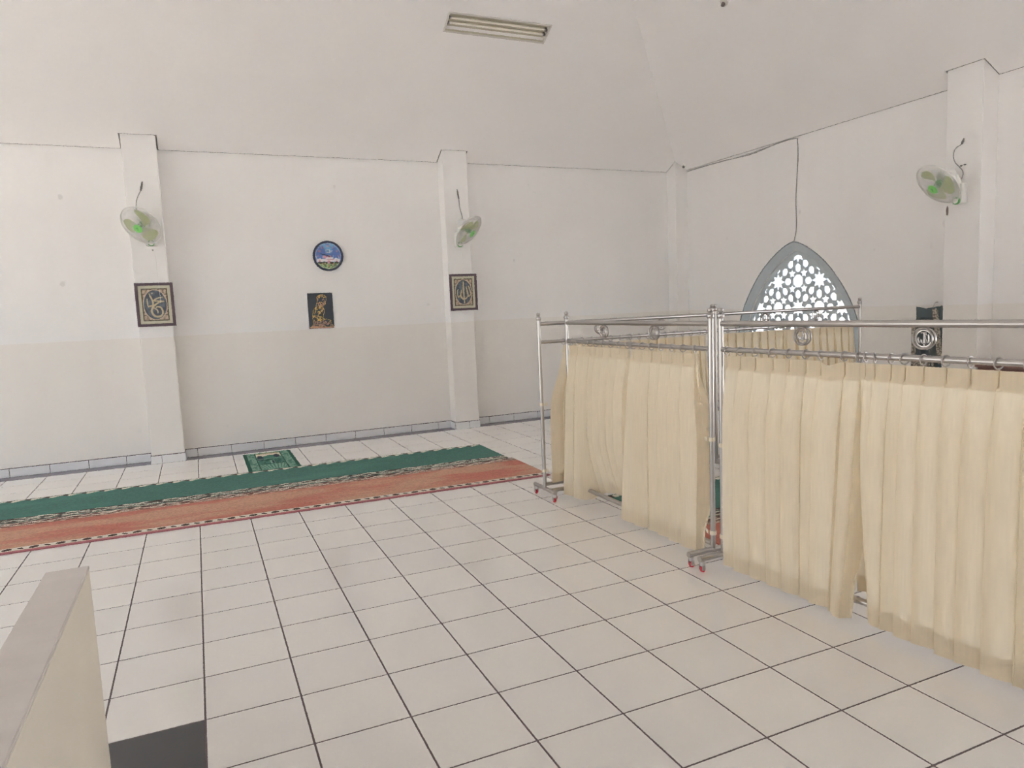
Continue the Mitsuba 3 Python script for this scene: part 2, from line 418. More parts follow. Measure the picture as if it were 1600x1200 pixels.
TILE = [mikit.ply(tile_mesh(TS, TS), f'mat_floor_tile_{k}') for k in range(3)]
TILE_BLACK = mikit.ply(tile_mesh(TS, TS), 'mat_black_tile')
rng = random.Random(4)
cells = []
for i in range(-21, 12):
    for j in range(-11, 22):
        xa, xb, ya, yb = i * TS, (i + 1) * TS, -j * TS - TS, -j * TS
        xa, xb, ya, yb = max(xa, X0), min(xb, XB), max(ya, Y0), min(yb, YB)
        if xb - xa < 0.02 or yb - ya < 0.02:
            continue
        c = CR @ (np.array([(xa + xb) / 2, (ya + yb) / 2, 0]) - CAM)
        uu, vv = c[0] / max(c[2], 1e-3), c[1] / max(c[2], 1e-3)
        seen = c[2] > 0.6 and abs(uu) < 0.80 and vv < 0.64
        hid = xa > 0.7 and ya < 4.0 and not (ya > 0.6)      # behind the curtains
        cells.append((not seen, hid, c[2], i, j, xa, xb, ya, yb))
cells.sort()
rest, made = [], 0
for (ns, hid, dd, i, j, xa, xb, ya, yb) in cells:
    full = abs(xb - xa - TS) < 1e-6 and abs(yb - ya - TS) < 1e-6
    black = (i == -8 and j >= 5 and j <= 9)
    tx, ty = (xa + xb) / 2, (ya + yb) / 2
    dz = rng.uniform(-0.0002, 0.0002)
    if not ns and made < 296:
        made += 1
        M = np.eye(4); M[:3, 3] = (tx, ty, dz)
        if full:
            obj('tile', TILE_BLACK if black else TILE[rng.randrange(3)], None, 'floor', xf=M, label='black floor tile' if black else None)
        else:
            obj('tile', tile_mesh(xb - xa, yb - ya), 'mat_floor_tile_0', 'floor', xf=M)
    else:
        m = tile_mesh(xb - xa, yb - ya); m.apply_translation((tx, ty, dz))
        rest.append(m)
obj('tile_field', cat(*rest), 'mat_floor_tile_1', 'floor', kind='stuff')


def strip_x(xa, xb):
    """Cut [xa, xb] at the floor's column lines."""
    k = [xa] + [i * TS for i in range(-30, 30) if xa + 0.02 < i * TS < xb - 0.02] + [xb]
    return list(zip(k[:-1], k[1:]))


spans = [(X0, PILL['L'][0]), (PILL['L'][1], PILL['M'][0]), (PILL['M'][1], PILL['C'][0])]
for a, b in spans:
    for xa, xb in strip_x(a, b):
        m = tile_mesh(xb - xa, Y1 - YB); m.apply_translation(((xa + xb) / 2, (Y1 + YB) / 2, 0))
        obj('border_tile', m, 'mat_border_tile', 'floor', label='dark grey border tile along the wall')
ysp = [(PILL['R'][3], PILL['C'][2]), (R_OPEN[0][1], PILL['R'][2]), (Y0, R_OPEN[0][0])]
for a, b in ysp:
    for ya, yb in strip_x(a, b):
        m = tile_mesh(X1 - XB, yb - ya); m.apply_translation(((X1 + XB) / 2, (ya + yb) / 2, 0))
        obj('border_tile', m, 'mat_border_tile', 'floor', label='dark grey border tile along the wall')

# baseboards of white tiles, 10 cm high
BH = 0.1


def base_x(parent, a, b, y, name='tile'):
    for xa, xb in strip_x(a, b):
        obj(name, cbox(xa + 0.003, xb - 0.003, y - 0.011, y - 0.001, 0.002, BH, 0.0015), 'mat_base_tile', parent)


def base_y(parent, a, b, x, name='tile'):
    for ya, yb in strip_x(a, b):
        obj(name, cbox(x - 0.011, x - 0.001, ya + 0.003, yb - 0.003, 0.002, BH, 0.0015), 'mat_base_tile', parent)


gb = [bx(a, b, Y1 - 0.0095, Y1, 0, BH + 0.007) for a, b in spans]
bb = obj('baseboard_back', cat(*gb), 'mat_grout', kind='structure', label='white tile baseboard along the clock wall')
for a, b in spans:
    base_x(bb, a, b, Y1)
br = obj('baseboard_right', cat(*[bx(X1 - 0.0095, X1, a, b, 0, BH + 0.007) for a, b in ysp]), 'mat_grout', kind='structure', label='white tile baseboard along the window wall')
for a, b in ysp:
    base_y(br, a, b, X1)
for k in 'LMC':
    x0, x1, y0, y1 = PILL[k]
    e = 0.011
    g = obj('base_joint', cat(bx(x0 - 0.009, x1 + (0.009 if k != 'C' else 0), y0 - 0.0095, y0, 0, BH + 0.007), bx(x0 - 0.0095, x0, y0, y1, 0, BH + 0.007),
                              *( [bx(x1, x1 + 0.0095, y0, y1, 0, BH + 0.007)] if k != 'C' else [])), 'mat_grout', PILL[k + 'key'])
    for xa, xb in strip_x(x0 - 0.01, x1 + (0.01 if k != 'C' else 0)):
        obj('base_tile', cbox(xa + 0.002, xb - 0.002, y0 - 0.0115, y0 - 0.001, 0.002, BH, 0.0015), 'mat_base_tile', PILL[k + 'key'])
    obj('base_tile', cbox(x0 - 0.0115, x0 - 0.001, y0 + 0.003, y1 - 0.002, 0.002, BH, 0.0015), 'mat_base_tile', PILL[k + 'key'])
    if k != 'C':
        obj('base_tile', cbox(x1 + 0.001, x1 + 0.0115, y0 + 0.003, y1 - 0.002, 0.002, BH, 0.0015), 'mat_base_tile', PILL[k + 'key'])
x0, x1, y0, y1 = PILL['R']
obj('base_joint', cat(bx(x0 - 0.0095, x0, y0, y1, 0, BH + 0.007), bx(x0, x1, y0 - 0.0095, y0, 0, BH + 0.007)), 'mat_grout', PILL['Rkey'])
obj('base_tile', cbox(x0 - 0.0115, x0 - 0.001, y0, y1, 0.002, BH, 0.0015), 'mat_base_tile', PILL['Rkey'])
obj('base_tile', cbox(x0, x1, y0 - 0.0115, y0 - 0.001, 0.002, BH, 0.0015), 'mat_base_tile', PILL['Rkey'])

# ------------------------------------------------------------------ arched lattice windows
CELL, OCT = 0.361, (0.0, 1.893)
DEP = 0.078


def star(r0, r1, n, rot=0.0):
    return Polygon([((r0 if k % 2 == 0 else r1) * math.sin(rot + k * math.pi / n), (r0 if k % 2 == 0 else r1) * math.cos(rot + k * math.pi / n)) for k in range(2 * n)])


def ngon(r, n, rot=0.0):
    return Polygon([(r * math.sin(rot + 2 * math.pi * k / n), r * math.cos(rot + 2 * math.pi * k / n)) for k in range(n)])


def rnd(p, r):
    return p.buffer(-r).buffer(2 * r).buffer(-r)


def lattice_holes():
    c, holes = CELL, []
    S8 = star(0.345 * c, 0.19 * c, 8)
    O8 = rnd(ngon(0.255 * c, 8, math.pi / 8), 0.02)
    # petal: point towards +x (the star), round at the other end
    pet = rnd(Polygon([(0.17, 0), (0.08, 0.125), (-0.09, 0.125), (-0.165, 0.05), (-0.165, -0.05), (-0.09, -0.125), (0.08, -0.125)]), 0.012 / c)
    pet = affinity.scale(pet, c, c, origin=(0, 0))
    S5 = star(0.185 * c, 0.085 * c, 5)
    sh = rnd(Polygon([(0.125, -0.135), (0.125, 0.06), (0.02, 0.15), (-0.1, 0.12), (-0.145, 0.0), (-0.06, -0.125)]), 0.014 / c)
    sh = affinity.scale(affinity.rotate(sh, 0, origin=(0, 0)), c, c, origin=(0, 0))
    for i in range(-5, 6):
        for j in range(-6, 4):
            x, z = OCT[0] + i * c, OCT[1] + j * c
            st = (i + j) % 2 != 0
            holes.append(affinity.translate(S8 if st else O8, x, z))
            for dx, dz, a in ((1, 0, 0), (0, 1, 90)):
                ang = a if not st else a + 180          # point at the star
                holes.append(affinity.translate(affinity.rotate(pet, ang, origin=(0, 0)), x + dx * c * (0.505 if not st else 0.495), z + dz * c * (0.505 if not st else 0.495)))
            # cell to the upper right
            for sx, sz in ((1, 1), (1, -1), (-1, 1), (-1, -1)):
                if not st:
                    holes.append(affinity.translate(S5, x + sx * 0.285 * c, z + sz * 0.285 * c))
                else:
                    q = affinity.scale(sh, -sx, sz, origin=(0, 0))
                    holes.append(affinity.translate(q, x + sx * 0.36 * c, z + sz * 0.37 * c))
    return holes


inner = ARCH_IN.buffer(-0.058, join_style=2, mitre_limit=2)
lat = ARCH_IN.buffer(0.03).difference(unary_union([h.intersection(inner) for h in lattice_holes() if h.intersection(inner).area > 0.14 * h.area and not h.intersection(inner).buffer(-0.009).is_empty])).intersection(ARCH_IN.buffer(0.03))
lat_m = extr(lat, 0.016)


def ring_between(pa, za, pb, zb):
    """Surface between two closed outlines with the same number of points."""
    a, b = np.array(pa), np.array(pb)
    n = len(a)
    v = np.vstack([np.c_[a, np.full(n, za)], np.c_[b, np.full(n, zb)]])
    k = np.arange(n)
    q = np.stack([k, (k + 1) % n, (k + 1) % n + n, k + n], 1)
    return trimesh.Trimesh(v, np.vstack([q[:, [0, 1, 2]], q[:, [0, 2, 3]]]), process=False)


def resample(poly, n=160):
    """Outline points keyed to the direction from the arch's middle so two outlines correspond."""
    out = []
    L = poly.exterior
    cx, cz = 0.0, 1.25
    for k in range(n):
        a = 2 * math.pi * k / n
        hit = L.intersection(LineString([(cx, cz), (cx + 5 * math.sin(a), cz + 5 * math.cos(a))]))
        g = hit if hit.geom_type == 'Point' else list(hit.geoms)[0]
        out.append((g.x, g.y))
    return out


ro, ri = resample(ARCH_OUT), resample(ARCH_IN)
splay = ring_between(ro, 0.0, ri, DEP - 0.03)
highlight_m = ring_between(ri, DEP - 0.0302, ri, DEP)  # white strip painting the bright highlight along the inner edge
shade_p = ARCH_OUT.buffer(0.003).difference(ARCH_OUT.buffer(-0.007))  # dark strip painting the line of shade round the arch edge
shade_m = extr(shade_p, 0.012); shade_m.apply_translation((0, 0, -0.006))
back_ring = ring_between(ro, 0.0, resample(ARCH_OUT.buffer(-0.002)), WT)
lat_m.apply_translation((0, 0, DEP))
frame_m = cat(splay, back_ring)
P_highlight = mikit.ply(highlight_m, 'mat_fan_white')
P_lat, P_frame, P_shade = mikit.ply(lat_m, 'mat_window_frame'), mikit.ply(frame_m, 'mat_window_frame'), mikit.ply(shade_m, 'mat_painted_shade')
n_w = 0
for side, ys in (('R', R_WINS),):
    for c in ys:
        n_w += 1
        if side == 'R':      # local (u, z, depth) -> (X1 + depth, c + u, z)
            M = basis((0, 1, 0), (0, 0, 1), (1, 0, 0), (X1, c, 0))
        else:
            M = basis((0, -1, 0), (0, 0, 1), (-1, 0, 0), (X0, c, 0))
        w = thing(f'window_{n_w}', 'grey pointed arch window with a star lattice' if n_w == 1 else None, None, kind='structure')
        obj('frame', P_frame, None, w, xf=M)
        obj('lattice', P_lat, None, w, xf=M, label='grey pierced star lattice' if n_w == 1 else None)
        obj('bead', P_shade, None, w, xf=M)
        obj('lip', P_highlight, None, w, xf=M, label='inner edge of the arch frame, its highlight painted white')

# ------------------------------------------------------------------ half wall in the left foreground
hw = obj('half_wall', cbox(-3.222, -3.096, -5.9, -2.482, 0.0, 0.888, 0.004), 'mat_half_wall', kind='structure', label='low cream half wall in the left foreground')
obj('cap', cbox(-3.223, -3.095, -5.9, -2.481, 0.8875, 0.9, 0.003), 'mat_half_wall_top_lit', hw, label='smooth top of the half wall, its light painted in as grey')  # thin slab of the wall itself, tinted grey for how light falls

# ------------------------------------------------------------------ recessed ceiling lamp (off)
lamp = thing('ceiling_light', 'recessed twin tube ceiling light, switched off', 'ceiling light')
lx, ly = (LIGHT['x0'] + LIGHT['x1']) / 2, sum(LIGHT['ys']) / 2
th = math.atan(SL)
Lx, Lw = LIGHT['x1'] - LIGHT['x0'], (LIGHT['ys'][1] - LIGHT['ys'][0]) / math.cos(th)
# local: x along, y up the slope (away from the wall), z out of the ceiling into the room
LM = basis((1, 0, 0), (0, -math.cos(th), math.sin(th)), (0, -math.sin(th), -math.cos(th)), (lx, ly, ceil_z(lx, ly)))
a, b = Lx / 2, Lw / 2
rim = sbox(-a - 0.014, -b - 0.014, a + 0.014, b + 0.014).difference(sbox(-a + 0.006, -b + 0.006, a - 0.006, b - 0.006))
rm = extr(rim, 0.008); rm.apply_translation((0, 0, 0.0))
obj('frame', moved(rm, LM), 'mat_light_frame', lamp)
c_ = 0.075   # trough depth
prof = [(-b + 0.004, 0.0), (-b + 0.02, -0.045), (-0.055, -c_), (-0.02, -0.05), (0.02, -0.05), (0.055, -c_), (b - 0.02, -0.045), (b - 0.004, 0.0)]
out = prof + [(y, z - 0.006) for y, z in prof[::-1]]
pr = Polygon(out).buffer(0)
tm = extr(pr, 2 * a - 0.008)
tv = tm.vertices.copy()
tm = fx(trimesh.Trimesh(np.stack([tv[:, 2] - a + 0.004, tv[:, 0], tv[:, 1]], 1), tm.faces, process=False))
obj('reflector', moved(tm, LM), 'mat_light_reflector', lamp)
for sx in (-1, 1):
    obj('end_plate', moved(bx(min(sx * a, sx * (a - 0.006)), max(sx * a, sx * (a - 0.006)), -b + 0.002, b - 0.002, -c_ - 0.006, 0.0), LM), 'mat_light_frame', lamp)
for ty in (-0.03, 0.035):
    t = obj('tube', moved(cyl((-a + 0.03, ty, -0.028), (a - 0.03, ty, -0.028), 0.0135, 16), LM), 'mat_tube', lamp, smooth=40)
    for sx in (-1, 1):
        obj('cap', moved(cyl((sx * (a - 0.03), ty, -0.028), (sx * (a - 0.045), ty, -0.028), 0.0142, 16), LM), 'mat_steel', t, smooth=40)
    for sx in (-1, 1):
        obj('lamp_holder', moved(cbox(min(sx * (a - 0.006), sx * (a - 0.03)), max(sx * (a - 0.006), sx * (a - 0.03)), ty - 0.014, ty + 0.014, -0.055, -0.012, 0.002), LM), 'mat_dark_metal', lamp)

# small bulb holder on the right hand slope at the top edge of the picture
bz = ceil_z(2.75, 1.12)
nr = np.array([-math.sin(th), 0, -math.cos(th)])
bh = thing('bulb_holder', 'small brown bulb holder on the ceiling at the top edge of the photo', 'bulb holder')
ez = nr; ex = np.array([0, 1.0, 0]); ey = np.cross(ez, ex)
BM = basis(ex, ey, ez, (2.75, 1.12, bz))
obj('rose', moved(lathe([(0, 0), (0.045, 0), (0.045, 0.012), (0.03, 0.022), (0, 0.022)]), BM), 'mat_light_frame', bh, smooth=40)
obj('socket', moved(lathe([(0, 0.022), (0.02, 0.022), (0.021, 0.05), (0.017, 0.052), (0, 0.05)]), BM), 'mat_stain', bh, smooth=40)

# ------------------------------------------------------------------ carpets
def runner_mesh(x_end, x_left, y_far, slope, width, z0, z1):
    c_, s_ = math.cos(math.atan(slope)), math.sin(math.atan(slope))
    L = (x_end - x_left) / c_
    nx, ny = 60, 10
    rr = np.random.RandomState(int(width * 1000) + int(x_end * 10))
    P = []
    b = cbox(-L, 0, -width, 0, z0, z1, 0.003)
    R = basis((c_, s_, 0), (-s_, c_, 0), (0, 0, 1), (x_end, y_far, 0))
    return moved(b, R)


def add_runner(kind, x_end, x_left, y_far, slope, width, z0, z1, label):
    key = 'mat_' + kind + '_runner_' + str(len(scene))
    mat(key, base_color=proc(runner(kind, x_end, y_far, slope, width)), roughness=0.95, specular=0.1)
    return obj('prayer_carpet', runner_mesh(x_end, x_left, y_far, slope, width, z0, z1), key, label=label, category='carpet', group='long prayer carpets')


add_runner('green', 0.445, -6.2, 3.05, GREEN_SLOPE, 0.955, 0.0012, 0.014, 'long green prayer carpet nearer the clock wall, white zigzag border')
add_runner('red', 0.475, -6.2, 2.092, RED_SLOPE, 0.985, 0.0008, 0.011, 'long faded red prayer carpet in front of the green one, dashed white edge')
add_runner('green', 4.2, 0.52, 0.12, 0.0, 0.97, 0.0012, 0.013, 'green prayer carpet behind the curtains, seen through the gap between stands')
add_runner('red', 4.2, 0.50, -0.852, 0.0, 0.97, 0.0008, 0.011, 'red prayer carpet behind the curtains, seen at the foot of the gap')

# prayer mat with a printed mosque
MX0, MX1, MY0, MY1 = -2.285, -1.718, 3.125, 4.235


def mat_print(p, n, uv):
    u, v = (p.x - MX0) / (MX1 - MX0), (p.y - MY0) / (MY1 - MY0)
    dk, md, lt, cream, navy = mi.Color3f(0.035, 0.10, 0.075), mi.Color3f(0.075, 0.19, 0.15), mi.Color3f(0.20, 0.32, 0.25), mi.Color3f(0.60, 0.55, 0.44), mi.Color3f(0.04, 0.055, 0.075)
    c = mi.Color3f(dk)
    inb = (u > 0.07) & (u < 0.93)
    vine = smoothstep(0.48, 0.56, fbm(u * 26, v * 30, 3, 2))
    c = dr.select(inb, mix(lt, md, vine), c)
    c = dr.select((dr.abs(u - 0.235) < 0.012) | (dr.abs(u - 0.765) < 0.012), dk, c)
    field = (u > 0.25) & (u < 0.75) & (v > 0.05) & (v < 0.95)
    mot = smoothstep(0.4, 0.6, fbm(u * 22, v * 26, 8, 3))
    f = mix(md, dk, mot)
    # cream sky with domes
    skyb = (v > 0.70) & (v < 0.90)
    f = dr.select(skyb, cream, f)
    hill = 0.70 + 0.11 * dr.exp(-dr.square((u - 0.52) / 0.15))
    f = dr.select((v < hill) & (v > 0.62), md, f)

    def dome(cu, cv, ru, rv):
        return dr.square((u - cu) / ru) + dr.square((v - cv) / rv) < 1
    f = dr.select(dome(0.315, 0.72, 0.055, 0.10) | dome(0.66, 0.74, 0.06, 0.10), navy, f)
    f = dr.select((dr.abs(u - 0.315) < 0.06) & (v > 0.55) & (v < 0.68), navy, f)
    f = dr.select((dr.abs(v - 0.60) < 0.012), lt, f)
    f = dr.select((dr.abs(u - 0.52) < 0.045) & (dr.abs(v - 0.40) < 0.09), lt, f)
    f = dr.select((dr.abs(u - 0.535) < 0.022) & (dr.abs(v - 0.40) < 0.07), navy, f)
    ray = dr.abs(dr.sin((u - 0.52) / (v + 0.35) * 26))
    f = dr.select((v < 0.28), mix(md, lt, smoothstep(0.5, 0.8, ray)), f)
    c = dr.select(field, f, c)
    c = dr.select(field & (dr.abs(v - 0.925) < 0.018), mi.Color3f(0.42, 0.33, 0.18), c)
    return c * (0.85 + 0.3 * noise(p.x * 150, p.y * 150))


mat('mat_prayer_mat', base_color=proc(mat_print), roughness=0.95, specular=0.1)
obj('prayer_mat', cbox(MX0, MX1, MY0, MY1, 0.001, 0.009, 0.002), 'mat_prayer_mat', label='small green prayer mat with a printed mosque, between carpet and baseboard', category='prayer mat')

# ------------------------------------------------------------------ divider stands (local: x along, -y towards the hall, z up)
FL = 1.90
TR = 0.0165
Z_RAIL, Z_ROD, Z_LOW, Z_FOOT = 1.552, 1.392, 0.125, 0.088


def stand_parts():
    P = {}
    post = lambda s: cyl((s, 0, Z_FOOT), (s, 0, 1.585), TR, 22)
    fin = [(0, 1.583), (0.019, 1.583), (0.0225, 1.590), (0.024, 1.600), (0.0225, 1.610), (0.014, 1.617), (0.0125, 1.622), (0.0175, 1.629), (0.0185, 1.638), (0.015, 1.647), (0.0, 1.651)]
    P['post'] = [post(0), post(FL)]
    P['finial'] = [moved(lathe(fin, 24), basis((1, 0, 0), (0, 1, 0), (0, 0, 1), (s, 0, 0))) for s in (0, FL)]
    P['top_rail'] = cyl((TR * 0.7, 0, Z_RAIL), (FL - TR * 0.7, 0, Z_RAIL), 0.0175, 22)
    P['rod'] = cyl((TR * 0.7, 0, Z_ROD), (FL - TR * 0.7, 0, Z_ROD), 0.0155, 22)
    P['low'] = cyl((TR * 0.7, 0, Z_LOW), (FL - TR * 0.7, 0, Z_LOW), 0.0175, 22)
    P['collar'] = [cat(*[cyl((FL * f - 0.02, 0, Z_LOW), (FL * f + 0.02, 0, Z_LOW), 0.0205, 22)]) for f in (0.5,)]
    P['foot'] = [cyl((s, -0.20, Z_FOOT), (s, 0.20, Z_FOOT), 0.0185, 22) for s in (0, FL)]
    cas, whl = [], []
    for s in (0, FL):
        for y in (-0.178, 0.178):
            stem = lathe([(0, 0.012), (0.012, 0.012), (0.012, 0.0), (0.017, -0.004), (0.018, -0.028), (0.014, -0.032), (0, -0.032)], 16)
            stem = moved(stem, basis((1, 0, 0), (0, 1, 0), (0, 0, 1), (s, y, Z_FOOT - 0.014)))
            sg = 1 if y > 0 else -1
            fork = cat(bx(s - 0.0165, s - 0.0135, y - 0.012, y + 0.012, 0.016, 0.048), bx(s + 0.0135, s + 0.0165, y - 0.012, y + 0.012, 0.016, 0.048), bx(s - 0.0165, s + 0.0165, y - 0.012, y + 0.012, 0.042, 0.048))
            cas.append(cat(stem, fork))
            w = lathe([(0, -0.0115), (0.013, -0.0115), (0.018, -0.008), (0.0195, 0.0), (0.018, 0.008), (0.013, 0.0115), (0, 0.0115)], 20)
            whl.append(moved(w, basis((0, 1, 0), (0, 0, 1), (1, 0, 0), (s, y + 0.004, 0.0195))))
    P['caster'], P['wheel'] = cas, whl
    # medallion: two rings with a script of bent wire inside
    med, scr = [], []
    for f in (0.325, 0.682):
        s = FL * f
        R = basis((1, 0, 0), (0, 0, 1), (0, -1, 0), (s, 0, (Z_RAIL + Z_ROD) / 2 + 0.012))
        r1 = moved(torus(0.047, 0.0048, 40, 8), R); r2 = moved(torus(0.047, 0.0048, 40, 8), R)
        r1.apply_translation((0, -0.011, 0)); r2.apply_translation((0, 0.011, 0))
        inner_ring = moved(torus(0.0375, 0.003, 36, 6), R)
        pin = cyl((s, 0, Z_RAIL - 0.012), (s, 0, Z_RAIL - 0.024), 0.006, 10)
        med.append(cat(r1, r2, inner_ring, pin))
        strokes = [[(-0.024, 0.004), (-0.028, -0.008), (-0.020, -0.020), (-0.012, -0.004), (-0.008, -0.018), (0.004, -0.022), (0.008, -0.014)],
                   [(0.001, 0.027), (0.001, -0.020)], [(0.011, 0.018), (0.013, -0.012), (0.021, -0.018), (0.024, -0.004), (0.020, 0.018)],
                   [(-0.013, 0.026), (-0.002, 0.028), (0.010, 0.025)], [(0.0, -0.027), (0.0, -0.033)]]
        g = []
        for st in strokes:
            q = spline(st, 14) if len(st) > 2 else np.array(st)
            g.append(tube(np.c_[q, np.zeros(len(q))], 0.0042, 7))
        scr.append(moved(cat(*g), R))
    P['medallion'], P['script'] = med, scr
    return P


SP = stand_parts()
sp = {k: ([mikit.ply(m, 'mat_red_wheel' if k == 'wheel' else 'mat_steel_bright' if k == 'caster' else 'mat_steel_dark' if k in ('medallion', 'script', 'finial') else 'mat_steel', 35) for m in v] if isinstance(v, list) else mikit.ply(v, 'mat_steel', 35)) for k, v in SP.items()}


def frame_matrix(p0, p1):
    d = np.array([p1[0] - p0[0], p1[1] - p0[1], 0.0]); d /= np.linalg.norm(d)
    n = np.cross([0, 0, 1.0], d)
    return basis(d, n, (0, 0, 1), (p0[0], p0[1], 0))


def stand(label, M):
    t = thing('divider_stand', label, 'divider stand', 'steel curtain stands')
    for k in range(2):
        a = obj('post', sp['post'][k], None, t, xf=M)
        obj('finial', sp['finial'][k], None, a, xf=M)
    obj('top_rail', sp['top_rail'], None, t, xf=M)
    obj('curtain_rod', sp['rod'], None, t, xf=M)
    lw = obj('bottom_rail', sp['low'], None, t, xf=M)
    obj('collar', sp['collar'][0], None, lw, xf=M)
    for k in range(2):
        obj('foot_bar', sp['foot'][k], None, t, xf=M)
    for k in range(4):
        c = obj('caster', sp['caster'][k], None, t, xf=M)
        obj('wheel', sp['wheel'][k], None, c, xf=M, label='red wheel')
    for k in range(2):
        c = obj('medallion', sp['medallion'][k], None, t, xf=M, label='steel ring with Arabic script')
        obj('script', sp['script'][k], None, c, xf=M)
    return t


MA1 = frame_matrix((0.035, 0.385), (1.90, 0.40))
MA2 = frame_matrix((1.988, 0.42), (3.83, 0.345))
MB = frame_matrix((0.258, 0.285), (0.256, -1.615))
MC = frame_matrix((0.262, -1.705), (0.365, -3.59))
stand('steel curtain stand on red casters, its far left post standing nearest the red carpet end', MA1)
stand('steel curtain stand farthest back, in front of the arched window', MA2)
stand('steel curtain stand in the middle, running from the back corner to the double post', MB)
stand('steel curtain stand nearest at the right, running out of the photo', MC)

RING = mikit.ply(moved(torus(0.0245, 0.0032, 28, 8), basis((0, 1, 0), (0, 0, 1), (1, 0, 0))), 'mat_steel_dark', True)


def curtain(label, M, rings, e0, e1, hem=0.05, ybias=None, hemf=None, topf=None, seed=0, extra_ends=(None, None), amp=0.10, front=-1):
    """A pleated panel hung from rings; e0(v), e1(v): shift of its two side edges; M the stand's matrix."""
    rs = np.random.RandomState(seed)
    t = thing('curtain', label, 'curtain', 'cream curtains on the steel stands')
    b = list(rings)
    if extra_ends[0] is not None: b = [extra_ends[0]] + b
    if extra_ends[1] is not None: b = b + [extra_ends[1]]
    # each ring interval wider than 7 cm holds a fold; narrow ones stay a single small fold
    b = np.array(b)
    nI = len(b) - 1
    zt = Z_ROD - 0.036
    tt = np.array([0, .03, .06, .1, .2, .32, .45, .58, .68, .73, .76, .79, .84, .9, .94, .97, 1.0])
    V = np.r_[0, .012, .03, .05, .062, .068, .08, .11, .15, .2, .26, .33, .4, .48, .56, .64, .72, .8, .87, .925, .935, .96, .985, 1.0]
    pa = rs.uniform(0.75, 1.2, nI + 1)
    ph = rs.uniform(-1, 1, (nI + 1, 3))
    S, Y, Z = [], [], []
    for v in V:
        w0, w1 = e0(v), e1(v)
        k = np.arange(nI + 1)
        span = max(nI, 1)
        Sv = b + w0 * np.exp(-(k / 2.2) ** 2) + w1 * np.exp(-((nI - k) / 2.2) ** 2)
        Sv = Sv + 0.010 * v * ph[:, 0] * (k > 0) * (k < nI)
        rs_, ry_, rz_ = [], [], []
        F = min(1.0, 0.06 + 4.2 * max(v - 0.05, 0))
        for i in range(nI):
            wid = b[i + 1] - b[i]
            A = (0.012 + (amp - 0.012) * F * (1 - 0.22 * v)) * pa[i] * min(1.3, wid / 0.11)
            o = 0.34 * F
            cut = 0.76
            q = np.where(tt <= cut, tt / cut * (1 + o), 1 + o - (tt - cut) / (1 - cut) * o)
            tc = np.clip(tt / cut, 0, 1)
            ww = np.where(tt <= cut, -0.5 + 0.30 * tc + 0.70 * tc ** 4, 0.5 - (tt - cut) / (1 - cut))
            s = Sv[i] + q * (Sv[i + 1] - Sv[i])
            y = A * ww + 0.012 * v * ph[i, 1] * np.sin(np.pi * tt)
            if v < 0.06:   # pinched towards the rod at the rings
                y = y - front * 0.016 * (np.exp(-(tt / 0.055) ** 2) + np.exp(-((1 - tt) / 0.055) ** 2))
            if i < nI - 1:
                s, y = s[:-1], y[:-1]
            rs_.append(s); ry_.append(y)
        s, y = np.concatenate(rs_), np.concatenate(ry_)
        top = zt + (topf(s) if topf else 0)
        low = hem + (hemf(s) if hemf else 0)
        z = top + (low - top) * v + 0 * s
        y = y - 0.022 * np.clip(v * 1.3, 0, 1)
        cl = np.clip((v - 0.78) / 0.1, 0, 1)          # the folds lie against the bottom rail
        y = (1 - cl) * y + cl * np.minimum(y, -0.021)
        if ybias: y = y + ybias(s, v)
        S.append(s); Y.append(y); Z.append(z)
    S, Y, Z = map(np.array, (S, Y, Z))

    def sheet(r0, r1, dy, dz=0.0):
        a, c, d = S[r0:r1], Y[r0:r1] + dy, Z[r0:r1] + dz
        nr, nc = a.shape
        vv = np.stack([a, c, d], -1).reshape(-1, 3)
        i, j = np.meshgrid(np.arange(nr - 1), np.arange(nc - 1), indexing='ij')
        qd = np.stack([i * nc + j, (i + 1) * nc + j, (i + 1) * nc + j + 1, i * nc + j + 1], -1).reshape(-1, 4)
        return trimesh.Trimesh(vv, np.vstack([qd[:, [0, 1, 2]], qd[:, [0, 2, 3]]]), process=False)
    obj('fabric', sheet(0, len(V), 0), 'mat_curtain', t, smooth=50, xf=M)
    obj('heading_band', sheet(0, 6, 0.0035), 'mat_curtain_lining', t, smooth=50, xf=M, label='double band at the top of the curtain')
    obj('hem_band', sheet(19, len(V), 0.0035), 'mat_curtain_lining', t, smooth=50, xf=M, label='double hem band')
    for k, s in enumerate(rings):
        tilt = rs.uniform(-0.45, 0.45)
        Rz = np.eye(4); c, sn = math.cos(tilt), math.sin(tilt)
        Rz[:2, :2] = [[c, -sn], [sn, c]]; Rz[:3, 3] = (s, 0, Z_ROD - 0.0055)
        r = obj('ring', RING, None, t, xf=M @ Rz)
    hk = [tube([(s, 0.002, Z_ROD - 0.026), (s, 0.004, Z_ROD - 0.036), (s, 0.002, Z_ROD - 0.052)], 0.0016, 5) for s in rings]
    obj('hooks', cat(*hk), 'mat_white_cord', t, xf=M, kind='stuff')
    return t


